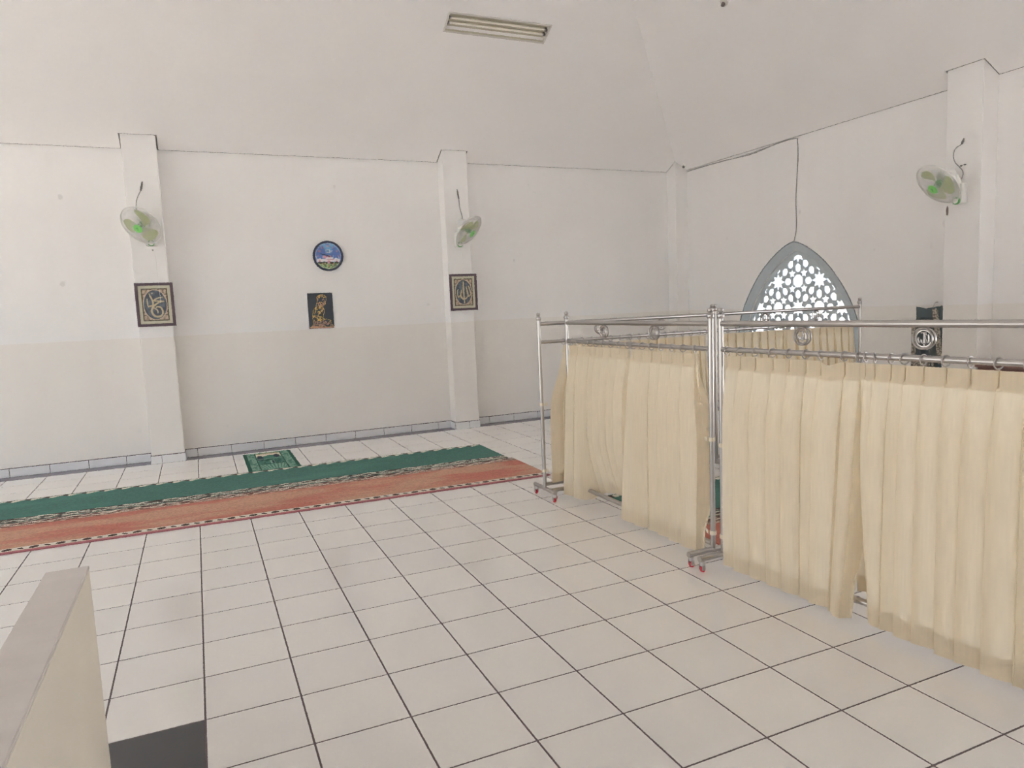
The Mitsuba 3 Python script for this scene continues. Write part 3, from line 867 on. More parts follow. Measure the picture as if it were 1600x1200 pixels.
def tie(parent, M, s, z, sgn, reach, drop=0.0):
    """A cloth band round the post at s, its end sewn to the curtain edge, reach to the side sgn."""
    n = 24
    a = np.linspace(0, 2 * np.pi, n, endpoint=False)
    R = 0.0215
    hw_ = 0.0125
    out = []
    ring_o = np.stack([s + R * np.cos(a), R * np.sin(a)], 1)
    v = []
    for zz, rr in ((-hw_, 0), (hw_, 0), (hw_, -0.003), (-hw_, -0.003)):
        v.append(np.c_[s + (R + rr) * np.cos(a), (R + rr) * np.sin(a), np.full(n, z + zz)])
    v = np.vstack(v)
    k = np.arange(n); f = []
    for j in range(4):
        j2 = (j + 1) % 4
        q = np.stack([j * n + k, j * n + (k + 1) % n, j2 * n + (k + 1) % n, j2 * n + k], 1)
        f += [q[:, [0, 1, 2]], q[:, [0, 2, 3]]]
    band = fx(trimesh.Trimesh(v, np.vstack(f), process=False))
    x0, x1 = sorted((s + sgn * R, s + sgn * (R + reach)))
    tail = cbox(x0, x1, -R - 0.001, -R + 0.003, z - hw_, z + hw_, 0.001)
    if drop:
        tail.vertices[:, 2] += drop * np.abs(tail.vertices[:, 0] - (s + sgn * R)) / max(reach, 1e-6)
    obj('tie', cat(band, tail), 'mat_tie', parent, xf=M, label='cloth tie round the post')


Zr = lambda v: 0.0
# stand A (back left): two panels; left edge tied out to the post
def a1_left(v):
    z = 1.346 + (0.13 - 1.346) * v
    pts = [(1.346, 0.0), (1.32, 0.005), (1.12, -0.075), (0.90, -0.165), (0.73, -0.185), (0.4, -0.19), (0.13, -0.19)]
    return float(np.interp(-z, [-p[0] for p in pts], [p[1] for p in pts]))


c1 = curtain('left curtain of the back stand, its edge tied out to the far left post', MA1, [0.24, 0.33, 0.43, 0.53, 0.63, 0.73, 0.83, 0.92], a1_left, Zr, hem=0.14, seed=1)
tie(c1, MA1, 0, 0.845, 1, 0.03); tie(c1, MA1, 0, 0.25, 1, 0.012)
curtain('right curtain of the back stand, mostly behind the middle curtains', MA1, [0.94, 1.04, 1.14, 1.24, 1.34, 1.44, 1.54, 1.64, 1.74, 1.81], Zr, Zr, hem=0.12, seed=2)
# stand A2, before the window
curtain('left half of the curtain before the arched window, seen over the near curtain', MA2, [0.05, 0.15, 0.25, 0.35, 0.45, 0.55, 0.65, 0.75, 0.85, 0.92], Zr, Zr, hem=0.08, seed=3)
curtain('right half of the curtain before the arched window, glowing with daylight', MA2, [0.875, 1.02, 1.14, 1.24, 1.34, 1.44, 1.54, 1.64, 1.74, 1.81], Zr, Zr, hem=0.08, seed=4)
# stand B (middle)
b_left_y = lambda s, v: (-0.035 * v ** 2 * np.exp(-((s - 0.05) / 0.25) ** 2)) + 0.125 * max(0, (v - 0.6) / 0.4) ** 1.3 * np.clip((s - 0.26) / 0.10, 0, 1)
b_left_hem = lambda s: 0.075 * np.clip((s - 0.31) / 0.10, 0, 1) + 0.04 * np.clip((s - 0.42) / 0.2, 0, 1)
curtain('left curtain of the middle stand, its hem tucked back over the bottom rail', MB, [0.03, 0.075, 0.185, 0.29, 0.395, 0.49, 0.60, 0.715, 0.83, 0.955], lambda v: -0.05 * v, lambda v: -0.04 * v, hem=0.045, ybias=b_left_y, hemf=b_left_hem, seed=5)


def b_right(v):
    z = 1.346 + (0.05 - 1.346) * v
    pts = [(1.346, 0.0), (1.20, 0.012), (1.0, 0.05), (0.81, 0.075), (0.5, 0.075), (0.2, 0.06), (0.05, 0.045)]
    return float(np.interp(-z, [-p[0] for p in pts], [p[1] for p in pts]))


c4 = curtain('right curtain of the middle stand, tied to the post beside the gap', MB, [0.995, 1.03, 1.145, 1.26, 1.375, 1.50, 1.62, 1.745], lambda v: -0.10 * v, b_right, hem=0.05, seed=6, extra_ends=(None, 1.765),
             ybias=lambda s, v: -0.025 * v * np.exp(-((s - 0.95) / 0.2) ** 2))
tie(c4, MB, FL, 0.815, -1, 0.02); tie(c4, MB, FL, 0.20, -1, 0.022, 0.012)
# stand C (near right)
sag = lambda s: -0.022 * np.exp(-((s - 0.79) / 0.045) ** 2)
c5 = curtain('nearest curtain left of the overlap at the right, its top sagging at a missing hook', MC, [0.05, 0.16, 0.28, 0.41, 0.525, 0.64, 0.735, 0.88], lambda v: 0.006 * v, lambda v: -0.035 * v ** 2, hem=0.04, topf=sag, seed=7, extra_ends=(None, 0.975),
             ybias=lambda s, v: -0.07 * v ** 2 * np.exp(-((s - 0.92) / 0.06) ** 2), amp=0.105)
tie(c5, MC, 0, 0.79, 1, 0.02); tie(c5, MC, 0, 0.20, 1, 0.015)
c_hem = lambda s: 0.11 * np.exp(-((s - 0.96) / 0.075) ** 4)
curtain('nearest curtain at the right edge of the photo', MC, [0.965, 1.0, 1.05, 1.135, 1.205, 1.295, 1.40, 1.505, 1.62, 1.735, 1.82], lambda v: -0.03 * v, Zr, hem=0.04, hemf=c_hem, seed=8,
        ybias=lambda s, v: 0.10 * v ** 2 * np.exp(-((s - 0.97) / 0.07) ** 2), amp=0.105)

# ------------------------------------------------------------------ wall fans
def fan_parts():
    P, Rg = {}, 0.238
    zf = lambda r: 0.075 * (1 - (r / Rg) ** 3) + 0.004
    zb = lambda r: -0.065 * (1 - (r / Rg) ** 4) - 0.004
    rr = np.r_[np.linspace(0.05, 0.20, 5), 0.222, 0.234, Rg]

    def grille(zfn, n, sw):
        out = []
        for k in range(n):
            a = 2 * math.pi * k / n
            pts = [(r * math.cos(a + sw * (r - 0.05)), r * math.sin(a + sw * (r - 0.05)), zfn(r)) for r in rr]
            out.append(tube(pts, 0.0011, 4, caps=False))
        for r in (0.085, 0.15, 0.205):
            t = torus(r, 0.0014, 48, 5); t.apply_translation((0, 0, zfn(r))); out.append(t)
        return cat(*out)
    P['front_grille'] = (grille(zf, 84, 1.2), 'mat_fan_wire', False)
    P['rear_grille'] = (grille(zb, 64, 0.0), 'mat_fan_wire', False)
    a, b = torus(Rg, 0.006, 72, 8), torus(Rg - 0.003, 0.005, 72, 8)
    a.apply_translation((0, 0, 0.004)); b.apply_translation((0, 0, -0.006))
    P['guard_rim'] = (cat(a, b), 'mat_fan_white', True)
    P['cap'] = (lathe([(0, 0.072), (0.05, 0.072), (0.053, 0.076), (0.05, 0.083), (0.03, 0.086), (0, 0.087)], 32), 'mat_fan_green', 35)
    mark = moved(extr(Polygon([(-0.012, 0.016), (0.014, 0.018), (0.002, -0.02), (-0.006, -0.02), (0.002, 0.008), (-0.012, 0.006)]), 0.002), basis((1, 0, 0), (0, 1, 0), (0, 0, 1), (0, 0, 0.0868)))
    P['mark'] = (mark, 'mat_fan_green_dark', False)
    P['blades'] = []
    for k in range(3):
        nu, nv = 9, 12
        v = []
        for i in range(nu):
            r = 0.03 + 0.165 * i / (nu - 1)
            half = math.radians(52) * (0.45 + 0.55 * math.sin(min(1, (i + 1.2) / (nu - 2)) * math.pi / 2)) * (1.0 if i < nu - 2 else (0.92 if i == nu - 2 else 0.72))
            for j in range(nv):
                tq = -1 + 2 * j / (nv - 1)
                an = 2 * math.pi * k / 3 + tq * half * (0.9 - 0.25 * i / nu) + 0.5 * i / nu
                v.append((r * math.cos(an), r * math.sin(an), 0.010 - 0.024 * tq * (1 - 0.4 * i / nu)))
        i, j = np.meshgrid(np.arange(nu - 1), np.arange(nv - 1), indexing='ij')
        q = np.stack([i * nv + j, (i + 1) * nv + j, (i + 1) * nv + j + 1, i * nv + j + 1], -1).reshape(-1, 4)
        P['blades'].append(trimesh.Trimesh(np.array(v), np.vstack([q[:, [0, 1, 2]], q[:, [0, 2, 3]]]), process=False))
    P['hub'] = (lathe([(0, -0.03), (0.036, -0.03), (0.036, 0.02), (0.028, 0.034), (0, 0.036)], 24), 'mat_fan_green_dark', 35)
    P['motor'] = (lathe([(0, -0.068), (0.075, -0.068), (0.083, -0.085), (0.083, -0.12), (0.07, -0.165), (0.045, -0.20), (0, -0.208)], 32), 'mat_fan_white', 35)
    return P


FP = fan_parts()
fp = {k: (mikit.ply(v[0], v[1], v[2]) if k != 'blades' else [mikit.ply(b, 'mat_fan_blade', True) for b in v]) for k, v in FP.items()}


def wall_fan(label, centre, n, wall_pt, wall_n, roll, cord, pull, gname):
    """wall_pt: middle of the base plate on the pillar's face, wall_n: out of the pillar."""
    n = np.array(n, float); n /= np.linalg.norm(n)
    wn = np.array(wall_n, float)
    e1 = np.cross([0, 0, 1.0], n); e1 /= np.linalg.norm(e1); e2 = np.cross(n, e1)
    c, s = math.cos(roll), math.sin(roll)
    M = basis(c * e1 + s * e2, -s * e1 + c * e2, n, centre)
    t = thing('wall_fan', label, 'fan', gname)
    for k in ('front_grille', 'rear_grille', 'guard_rim', 'hub'):
        obj(k, fp[k], None, t, xf=M)
    cp = obj('cap', fp['cap'], None, t, xf=M, label='bright green centre cap')
    obj('mark', fp['mark'], None, cp, xf=basis(e1, e2, n, centre))
    for b in fp['blades']:
        obj('blade', b, None, t, xf=M, label='translucent olive green blade')
    obj('motor_housing', fp['motor'], None, t, xf=M)
    side = np.cross([0, 0, 1.0], wn)        # horizontal, along the face
    W = basis(side, wn, (0, 0, 1), wall_pt)  # local x along face, y out, z up
    body = moved(rbox(-0.06, 0.06, 0.0, 0.075, -0.11, 0.10, 0.02), W)
    obj('base', body, 'mat_fan_white', t, smooth=40)
    tail = np.array(centre) - n * 0.19
    root = np.array(wall_pt) + wn * 0.05 + np.array([0, 0, 0.08])
    mid = (tail + root) / 2 + np.array([0, 0, 0.02])
    obj('neck', tube(spline([root, mid, tail], 12), 0.028, 16), 'mat_fan_white', t, smooth=40)
    K = basis(side, (0, 0, 1), wn, np.array(wall_pt) + wn * 0.075 + np.array([0, 0, -0.075]))
    K[:3, 1] = np.cross(K[:3, 2], K[:3, 0])
    kb = obj('knob', moved(lathe([(0, 0), (0.036, 0), (0.036, 0.012), (0.030, 0.02), (0, 0.021)], 28), K), 'mat_fan_green_dark', t, smooth=35, label='green speed knob')
    obj('face', moved(lathe([(0, 0.02), (0.026, 0.02), (0.025, 0.026), (0.010, 0.026), (0.009, 0.034), (0, 0.035)], 28), K), 'mat_white_cord', kb, smooth=35)
    pts = [np.array(p) for p in cord]
    obj('cord', tube(spline(pts, 40), 0.0045, 6), 'mat_grey_cord', t, smooth=40)
    # plug where the cord meets the wall cable
    a, b = pts[-2], pts[-1]
    obj('plug', tube([a, a + 0.35 * (b - a), b], [0.009, 0.012, 0.007], 8), 'mat_cord', t, smooth=40)
    if pull:
        obj('pull_cord', tube([np.array(pull[0]), (np.array(pull[0]) + pull[1]) / 2, np.array(pull[1])], 0.0018, 5), 'mat_white_cord', t, label='thin white pull cord')
        obj('toggle', moved(trimesh.creation.icosphere(2, 0.007), basis((1, 0, 0), (0, 1, 0), (0, 0, 1), pull[1])), 'mat_white_cord', t, smooth=True)
    return t


yf = PILL['L'][2]
wall_fan('white and green wall fan on the pillar left of the clock, facing down left', (-3.166, 4.10, 2.826), (-0.47, -0.659, -0.587), (-3.09, yf, 2.715), (0, -1, 0), 0.6,
         [(-3.09, yf - 0.03, 2.81), (-3.19, yf - 0.03, 2.95), (-3.214, yf - 0.006, 3.054), (-3.18, yf - 0.006, 3.201), (-3.15, yf - 0.008, 3.255), (-3.127, yf - 0.006, 3.357)],
         [(-3.06, yf - 0.13, 2.64), (-3.045, yf - 0.13, 1.95)], 'wall fans on the pillars')
wall_fan('white and green wall fan on the pillar right of the clock, facing down right', (0.837, 4.10, 2.782), (0.48, -0.58, -0.658), (0.765, yf, 2.68), (0, -1, 0), 2.3,
         [(0.79, yf - 0.03, 2.78), (0.84, yf - 0.012, 2.942), (0.843, yf - 0.006, 3.01), (0.815, yf - 0.006, 3.117), (0.808, yf - 0.008, 3.24), (0.787, yf - 0.006, 3.37)],
         [(0.80, yf - 0.06, 2.60), (0.80, yf - 0.06, 2.24)], 'wall fans on the pillars')
xf_ = PILL['R'][0]
wall_fan('white and green wall fan on the pillar at the far right, facing down left', (4.27, -0.254, 2.755), (-0.732, 0.211, -0.647), (xf_, -0.345, 2.655), (-1, 0, 0), 1.5,
         [(xf_ - 0.03, -0.32, 2.75), (xf_ - 0.006, -0.326, 2.913), (xf_ - 0.006, -0.258, 3.003), (xf_ - 0.006, -0.281, 3.12), (xf_ - 0.006, -0.335, 3.143), (xf_ - 0.006, -0.358, 3.195)], None, 'wall fans on the pillars')

# nails and a chipped patch on the pillars
obj('nail', cyl((-3.085, yf, 2.565), (-3.085, yf - 0.012, 2.565), 0.008, 8), 'mat_cord', PILL['Lkey'])
for z_, y_ in ((2.935, -0.372), (2.93, -0.335)):
    obj('nail', cyl((xf_, y_, z_), (xf_ - 0.012, y_, z_), 0.009, 8), 'mat_cord', PILL['Rkey'])
rs = np.random.RandomState(2)
chip = Polygon([(0.012 * math.cos(a) * (1 + 0.3 * rs.rand()), 0.045 * math.sin(a) * (1 + 0.3 * rs.rand())) for a in np.linspace(0, 2 * np.pi, 14)[:-1]])
obj('chipped_patch', moved(extr(chip, 0.003), basis((0, 1, 0), (0, 0, 1), (-1, 0, 0), (xf_ + 0.001, -0.195, 2.50))), 'mat_stain', PILL['Rkey'], label='dark chipped patch on the pillar edge')

# ------------------------------------------------------------------ framed calligraphy on the two pillars
def pen(pts, w0, w1=None, n=30):
    """A broad-nib stroke: width swells along the path."""
    q = spline(pts, n) if len(pts) > 2 else np.linspace(pts[0], pts[1], n)
    w1 = w0 if w1 is None else w1
    return unary_union([LineString(q[k:k + 2]).buffer((w0 + (w1 - w0) * math.sin(math.pi * k / (n - 1))) / 2, quad_segs=4) for k in range(n - 1)])


def framed(label, x0, x1, z0, z1, y, strokes, dots):
    t = thing('calligraphy_frame', label, 'picture frame', 'framed calligraphy on the pillars')
    W, H = x1 - x0, z1 - z0
    # local: x right, y up, z out of the wall
    M = basis((1, 0, 0), (0, 0, 1), (0, -1, 0), (x0, y, z0))
    fw = 0.033
    prof = sbox(0, 0, W, H).difference(sbox(fw, fw, W - fw, H - fw))
    fm = cat(moved(extr(prof, 0.018), np.eye(4)), moved(extr(sbox(0.005, 0.005, W - 0.005, H - 0.005).difference(sbox(fw - 0.012, fw - 0.012, W - fw + 0.012, H - fw + 0.012)), 0.006), basis((1, 0, 0), (0, 1, 0), (0, 0, 1), (0, 0, 0.018))))
    obj('frame', moved(fm, M), 'mat_frame_wood', t, label='dark plum wooden frame')
    bd = obj('board', moved(bx(fw - 0.002, W - fw + 0.002, fw - 0.002, H - fw + 0.002, 0.002, 0.008), M), 'mat_art_board', t, label='pale olive mount')

    def layer(name, poly, z, mt, par, lab=None):
        return obj(name, moved(extr(poly, 0.0012), M @ basis((1, 0, 0), (0, 1, 0), (0, 0, 1), (0, 0, z))), mt, par, label=lab)
    b = 0.066
    inner_ = sbox(b, b, W - b, H - b)
    layer('border_line', inner_.difference(inner_.buffer(-0.010, join_style=2)), 0.008, 'mat_art_line', bd)
    cx, cz = W / 2, H / 2
    ov_ = affinity.scale(Point(cx, cz).buffer(1, quad_segs=20), W / 2 - b - 0.018, H / 2 - b - 0.020)
    # corner ornaments: curls between oval and border
    rsn = np.random.RandomState(int(abs(x0) * 100))
    orn_area = inner_.buffer(-0.011, join_style=2).difference(ov_.buffer(0.008))
    curls = []
    for sx in (-1, 1):
        for sz in (-1, 1):
            ox, oz = cx + sx * (W / 2 - b - 0.035), cz + sz * (H / 2 - b - 0.038)
            for r in (0.028, 0.016, 0.006):
                curls.append(Point(ox, oz).buffer(r).difference(Point(ox - sx * 0.003, oz).buffer(max(r - 0.007, 0.0005))))
            curls.append(Point(ox - sx * 0.042, oz + sz * 0.012).buffer(0.013)); curls.append(Point(ox + sx * 0.008, oz - sz * 0.05).buffer(0.012))
    layer('ground', orn_area, 0.008, 'mat_art_brown', bd)
    rim_ = ov_.buffer(0.012).difference(ov_)
    layer('ornament', unary_union(curls + [rim_]).intersection(inner_.buffer(-0.012, join_style=2)), 0.0095, 'mat_art_orn', bd, 'gold corner scrolls')
    o = layer('oval', ov_, 0.008, 'mat_art_blue', bd, 'slate blue oval ground')
    pol = unary_union([pen([(px * W, (1 - py) * H) for px, py in st], w0, w1) for st, w0, w1 in strokes] + [Point(px * W, (1 - py) * H).buffer(r) for px, py, r in dots])
    layer('script', pol, 0.0095, 'mat_art_gold', t, 'gold Arabic calligraphy')
    return t


ST_L = [  # (points in frame fractions, pen widths)
    ([(0.365, 0.245), (0.415, 0.36), (0.445, 0.46), (0.42, 0.52), (0.355, 0.53), (0.315, 0.55)], 0.012, 0.020),
    ([(0.30, 0.36), (0.30, 0.45), (0.315, 0.55)], 0.008, 0.014),
    ([(0.70, 0.33), (0.62, 0.34), (0.53, 0.37), (0.48, 0.40), (0.58, 0.42), (0.72, 0.43)], 0.010, 0.018),
    ([(0.72, 0.43), (0.60, 0.45), (0.50, 0.50), (0.42, 0.57), (0.395, 0.66), (0.44, 0.74), (0.53, 0.78), (0.63, 0.76), (0.68, 0.68), (0.66, 0.60), (0.59, 0.55), (0.52, 0.56)], 0.016, 0.022),
    ([(0.455, 0.575), (0.51, 0.60), (0.55, 0.66), (0.545, 0.70)], 0.008, 0.018),
]
framed('framed gold calligraphy with a large loop, on the pillar left of the clock', -3.318, -2.905, 1.663, 2.181, yf - 0.0005, ST_L, [(0.44, 0.235, 0.008)])
ST_R = [
    ([(0.505, 0.22), (0.50, 0.40), (0.505, 0.56), (0.52, 0.66)], 0.018, 0.024),
    ([(0.30, 0.42), (0.275, 0.53), (0.31, 0.63), (0.355, 0.60), (0.395, 0.49)], 0.008, 0.016),
    ([(0.42, 0.44), (0.40, 0.53), (0.40, 0.62), (0.46, 0.675), (0.55, 0.68), (0.63, 0.63)], 0.012, 0.022),
    ([(0.60, 0.35), (0.625, 0.45), (0.655, 0.55), (0.66, 0.61), (0.63, 0.63)], 0.014, 0.022),
    ([(0.69, 0.33), (0.735, 0.44), (0.755, 0.53), (0.73, 0.60), (0.68, 0.61), (0.645, 0.60)], 0.012, 0.020),
    ([(0.51, 0.70), (0.52, 0.80)], 0.014, 0.016),
]
framed('framed gold calligraphy of upright strokes, on the pillar right of the clock', 0.605, 1.012, 1.693, 2.204, yf - 0.0005, ST_R, [(0.50, 0.845, 0.006)])

# ------------------------------------------------------------------ black card with a kneeling figure of gold script
pc = thing('wall_hanging', 'black card with a kneeling praying figure in gold script, below the clock', 'wall art')
PX0, PX1, PZ0, PZ1 = -1.312, -0.985, 1.537, 2.006
PM = basis((1, 0, 0), (0, 0, 1), (0, -1, 0), (PX0, Y1 - 0.0005, PZ0))
PW, PH = PX1 - PX0, PZ1 - PZ0
obj('card', moved(cbox(0, PW, 0, PH, 0, 0.010, 0.0015), PM), 'mat_black_card', pc)


def pn(x, y):
    """Card fractions from traced design units (0..620 across, 0..870 down)."""
    return (x / 620 * PW, (1 - y / 870) * PH)


sil = [(232, 145), (225, 100), (255, 62), (310, 40), (370, 36), (430, 58), (468, 100), (462, 150), (455, 195), (440, 235), (440, 285), (405, 300), (372, 330), (395, 400), (390, 480), (370, 560), (360, 620), (420, 640),
       (520, 668), (560, 690), (540, 760), (600, 800), (590, 838), (480, 845), (380, 840), (250, 815), (150, 850), (20, 838), (70, 800), (110, 760), (105, 700), (95, 620), (95, 540), (112, 440), (150, 370), (195, 330), (205, 270), (228, 215)]
silp = Polygon([pn(*p) for p in sil]).buffer(0)
silp = silp.buffer(0.004).buffer(-0.004)
rs = np.random.RandomState(11)
gold, rose = [], []
for k in range(190):
    x, y = rs.uniform(60, 600), rs.uniform(30, 850)
    c = Point(pn(x, y))
    if not silp.buffer(0.004).contains(c):
        continue
    r = rs.uniform(0.007, 0.019)
    a0 = rs.uniform(0, 6.28); sp_ = rs.uniform(2.2, 4.6)
    arc = LineString([(c.x + r * math.cos(a0 + sp_ * q / 12), c.y + r * math.sin(a0 + sp_ * q / 12) * 1.15) for q in range(13)]).buffer(rs.uniform(0.0024, 0.0042))
    (rose if (rs.rand() < 0.35 or y > 690 or (y > 240 and y < 330)) else gold).append(arc)
edge = silp.difference(silp.buffer(-0.0035))
gold.append(edge)
for z_, lst, mt in ((0.010, rose, 'mat_rose_thread'), (0.0110, gold, 'mat_gold_thread')):
    g = unary_union(lst).intersection(silp)
    obj('script', moved(extr(g, 0.0014), PM @ basis((1, 0, 0), (0, 1, 0), (0, 0, 1), (0, 0, z_))), mt, pc, label='gold script in the outline of a kneeling figure' if mt == 'mat_gold_thread' else 'rose script strokes of the figure')
ground_ = Polygon([pn(*p) for p in ((0, 860), (70, 800), (200, 812), (360, 846), (480, 838), (620, 830), (620, 862), (300, 866))]).buffer(0)
obj('ground_line', moved(extr(ground_, 0.001), PM @ basis((1, 0, 0), (0, 1, 0), (0, 0, 1), (0, 0, 0.010))), 'mat_rose_thread', pc)

# ------------------------------------------------------------------ wall clock
ck = thing('wall_clock', 'round wall clock with a blue mosque picture and dark rim', 'clock')
CKM = basis((1, 0, 0), (0, 0, 1), (0, -1, 0), (-1.004, Y1, 2.492))
RC = 0.199
obj('rim', moved(lathe([(0, 0), (RC - 0.004, 0), (RC, 0.006), (RC, 0.03), (RC - 0.006, 0.038), (RC - 0.018, 0.038), (RC - 0.024, 0.030), (RC - 0.024, 0.016), (0, 0.016)], 56), CKM), 'mat_clock_rim', ck, smooth=35)
rd = RC - 0.024
disc = Point(0, 0).buffer(rd, quad_segs=24)


def ck_layer(name, poly, z, mt, parent=ck, lab=None):
    return obj(name, moved(extr(poly, 0.0008), CKM @ basis((1, 0, 0), (0, 1, 0), (0, 0, 1), (0, 0, z))), mt, parent, label=lab)


dial = ck_layer('dial', disc, 0.0165, 'mat_clock_sky', lab='blue picture dial')
hor = sbox(-1, -1, 1, -0.062)
ck_layer('lawn', disc.intersection(sbox(-1, -1, 1, -0.085)), 0.0174, 'mat_clock_green', dial, 'green lawn')
bl = [sbox(-0.150, -0.075, 0.150, -0.040), sbox(-0.035, -0.04, 0.06, -0.018), sbox(-0.152, -0.09, -0.146, 0.0), sbox(0.135, -0.09, 0.141, -0.005), sbox(0.06, -0.075, 0.066, 0.002), sbox(-0.07, -0.075, -0.064, 0.0), Point(-0.11, -0.045).buffer(0.018), Point(0.1, -0.045).buffer(0.02)]
ck_layer('mosque', unary_union(bl).intersection(disc), 0.0183, 'mat_clock_white', dial, 'white mosque building')
ck_layer('domes', unary_union([Point(0.012, -0.02).buffer(0.028).intersection(sbox(-1, -0.02, 1, 1)), Point(-0.045, -0.012).buffer(0.02).intersection(sbox(-1, -0.03, 1, 1)), sbox(-0.02, -0.052, 0.07, -0.042), sbox(-0.012, -0.10, 0.02, -0.06)]), 0.0192, 'mat_clock_pink', dial, 'pinkish domes')
ck_layer('trees', unary_union([Point(x, -0.088 + 0.004 * math.sin(x * 90)).buffer(0.014) for x in (-0.11, -0.095, -0.06, -0.03, 0.03, 0.05, 0.10, 0.12)] + [sbox(-0.065, -0.12, -0.055, -0.09), sbox(0.03, -0.12, 0.038, -0.09), sbox(-0.035, -0.125, -0.03, -0.09)]).intersection(disc), 0.0200, 'mat_art_line', dial, 'dark trees')
ring_t = unary_union([LineString([(rd * 0.93 * math.sin(a), rd * 0.93 * math.cos(a)), (rd * 0.985 * math.sin(a), rd * 0.985 * math.cos(a))]).buffer(0.0016 if k % 5 else 0.003) for k in range(60) for a in [2 * math.pi * k / 60]] + [Point(0, 0).buffer(rd * 0.93).difference(Point(0, 0).buffer(rd * 0.915))])
ck_layer('minute_track', ring_t, 0.0208, 'mat_clock_white', dial)
nums = []
for k in range(1, 13):
    m = meshkit.text_mesh(str(k), 0.024, 0.0008, True)
    m.apply_translation((-(m.bounds[0][0] + m.bounds[1][0]) / 2, -0.012, 0))
    a = 2 * math.pi * k / 12
    m.apply_translation((0.74 * rd * math.sin(a), 0.74 * rd * math.cos(a), 0.0212))
    nums.append(m)
obj('numerals', moved(cat(*nums), CKM), 'mat_clock_red', dial, label='reddish hour numerals')
em = unary_union([sbox(-0.028, 0.035, -0.020, 0.085), sbox(0.018, 0.035, 0.026, 0.085), sbox(-0.012, 0.04, 0.012, 0.046), pen([(-0.014, 0.078), (0.0, 0.088), (0.014, 0.078)], 0.005), Point(0.052, 0.062).buffer(0.014).difference(Point(0.057, 0.066).buffer(0.012)), Point(0.06, 0.068).buffer(0.003)])
ck_layer('emblem', em, 0.0208, 'mat_clock_white', dial, 'small white emblem')
ck_layer('emblem_columns', unary_union([sbox(-0.019, 0.047, -0.013, 0.08), sbox(0.012, 0.047, 0.017, 0.08)]), 0.0208, 'mat_art_blue', dial)  # dark columns printed inside the emblem
hnd = lambda ang, ln, w, tl: affinity.rotate(Polygon([(-w, -tl), (w, -tl), (w * 0.6, ln), (-w * 0.6, ln)]), -ang, origin=(0, 0))
ck_layer('minute_hand', hnd(287, 0.115, 0.0038, 0.025), 0.0235, 'mat_black')
ck_layer('hour_hand', hnd(291, 0.07, 0.0048, 0.02), 0.0226, 'mat_black')
ck_layer('hub', Point(0, 0).buffer(0.007), 0.0244, 'mat_black')

# ------------------------------------------------------------------ cables and camera on the window wall
xw = X1 - 0.006
cb = spline([(4.722, 4.33, 3.752), (xw, 3.73, 3.752), (xw, 3.26, 3.738), (xw, 2.93, 3.722), (xw, 2.55, 3.748), (xw, 2.05, 3.752)], 50)
cb2 = spline([(4.72, 4.33, 3.746), (xw - 0.004, 3.73, 3.748), (xw - 0.004, 3.2, 3.737), (xw - 0.004, 2.9, 3.738), (xw - 0.004, 2.55, 3.752), (xw - 0.004, 2.05, 3.756)], 50)
cbl = obj('cable', cat(tube(cb, 0.0055, 6), tube(cb2, 0.004, 6)), 'mat_grey_cord', label='sagging grey cable under the ceiling between corner and window', category='cable', smooth=40)
obj('drop', tube(spline([(xw, 2.035, 3.75), (xw, 2.03, 3.4), (xw, 2.06, 2.9), (xw, 2.095, 2.425), (xw, 2.105, 2.405)], 40), 0.0055, 6), 'mat_grey_cord', cbl, smooth=40, label='cable run down to the window peak')
cc = thing('security_camera', 'tiny dome camera under the ceiling in the corner', 'camera')
cz = ceil_z(4.60, 4.24)
CMB = basis((0, 1, 0), (math.cos(th), 0, -math.sin(th)), (-math.sin(th), 0, -math.cos(th)), (4.60, 4.235, cz))
obj('mount', moved(lathe([(0, 0), (0.032, 0), (0.032, 0.012), (0.024, 0.03), (0, 0.03)], 24), CMB), 'mat_fan_white', cc, smooth=35)
obj('dome', moved(trimesh.creation.icosphere(2, 0.022), CMB @ basis((1, 0, 0), (0, 1, 0), (0, 0, 1), (0, 0, 0.038))), 'mat_dark_metal', cc, smooth=True)

# ------------------------------------------------------------------ dark garment hung beside the right pillar, and the cabinet
gm = thing('hanging_garment', 'dark slate prayer garment with beige lace trim hung beside the right pillar', 'garment')


def drape(y0, y1, z0, z1, x, amp, nf, seed, slant=0.0):
    r = np.random.RandomState(seed)
    ny, nz = 40, 24
    Yg, Zg = np.meshgrid(np.linspace(0, 1, ny), np.linspace(0, 1, nz))
    yy = y0 + (y1 - y0) * Yg + slant * (1 - Zg)
    zz = z0 + (z1 - z0) * Zg + 0.012 * np.sin(Yg * 9 + seed) * (Zg > 0.9)
    xx = x + amp * np.sin(2 * np.pi * nf * Yg + seed) * (1.15 - 0.8 * Zg) + 0.3 * amp * np.sin(2 * np.pi * nf * 2.3 * Yg + 1.7 * seed)
    f = np.stack([xx, yy, zz], -1).reshape(-1, 3)
    bk = f + [0.012, 0, 0]
    i, j = np.meshgrid(np.arange(nz - 1), np.arange(ny - 1), indexing='ij')
    q = np.stack([i * ny + j, i * ny + j + 1, (i + 1) * ny + j + 1, (i + 1) * ny + j], -1).reshape(-1, 4)
    F = np.vstack([q[:, [0, 1, 2]], q[:, [0, 2, 3]]])
    n = ny * nz
    b = [k for k in range(ny)] + [k * ny + ny - 1 for k in range(1, nz)] + [(nz - 1) * ny + k for k in range(ny - 2, -1, -1)] + [k * ny for k in range(nz - 2, 0, -1)]
    S_ = np.array([[[a, c, c + n], [a, c + n, a + n]] for a, c in zip(b, b[1:] + b[:1])]).reshape(-1, 3)
    return fx(trimesh.Trimesh(np.vstack([f, bk]), np.vstack([F, F[:, ::-1] + n, S_]), process=False))


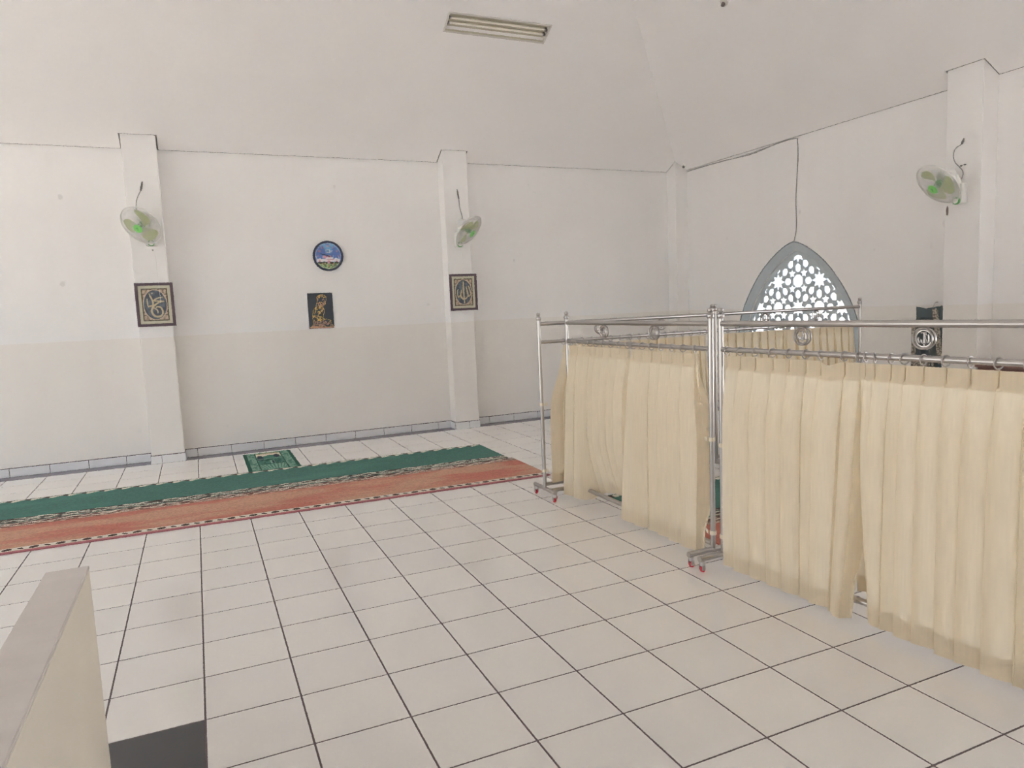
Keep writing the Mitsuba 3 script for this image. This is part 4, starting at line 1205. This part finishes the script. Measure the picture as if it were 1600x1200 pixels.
obj('body', drape(-0.14, 0.245, 0.82, 1.495, 4.655, 0.014, 2.5, 3), 'mat_cloth_dark', gm, smooth=60)
obj('hood', drape(-0.15, 0.235, 1.40, 1.507, 4.635, 0.008, 1.5, 5), 'mat_cloth_teal', gm, smooth=60)
obj('sleeve', drape(-0.155, -0.03, 0.86, 1.515, 4.615, 0.010, 1.2, 8), 'mat_cloth_teal', gm, smooth=60)
obj('lace', drape(0.23, 0.305, 0.84, 1.36, 4.66, 0.010, 1.6, 2), 'mat_lace', gm, smooth=60, label='beige lace trim')
obj('lace', drape(-0.035, 0.03, 0.90, 1.49, 4.61, 0.006, 1.0, 4, slant=-0.08), 'mat_lace', gm, smooth=60, label='beige lace trim')
obj('lace', drape(0.02, 0.24, 0.84, 0.93, 4.632, 0.008, 2.0, 6), 'mat_lace', gm, smooth=60, label='beige lace trim')
obj('hook', tube(spline([(X1, 0.05, 1.56), (4.68, 0.05, 1.55), (4.66, 0.05, 1.52), (4.64, 0.05, 1.50)], 12), 0.005, 8), 'mat_steel', gm, smooth=40)

cbk = thing('cabinet', 'low dark wooden cabinet right of the pillar, its top just over the curtain', 'cabinet')
cx0, cx1, cy0, cy1, czt = 4.375, 4.70, -1.42, -0.60, 0.945
obj('body', cat(cbox(cx0 + 0.02, cx1, cy0 + 0.02, cy1 - 0.02, 0.06, czt - 0.03, 0.003), cbox(cx0 + 0.05, cx1 - 0.02, cy0 + 0.04, cy1 - 0.04, 0.0, 0.065, 0.002)), 'mat_wood_dark', cbk)
obj('top', cbox(cx0, cx1, cy0, cy1, czt - 0.03, czt, 0.004), 'mat_wood_dark', cbk)
for k in range(2):
    w = (cy1 - cy0 - 0.06) / 2
    ya = cy0 + 0.03 + k * w
    dkey = obj('door', cbox(cx0 + 0.003, cx0 + 0.02, ya + 0.004, ya + w - 0.004, 0.08, czt - 0.045, 0.003), 'mat_wood_dark', cbk)
    obj('knob', moved(trimesh.creation.icosphere(2, 0.013), basis((1, 0, 0), (0, 1, 0), (0, 0, 1), (cx0 - 0.009, ya + w * 0.15, 0.6))), 'mat_steel', dkey, smooth=True)
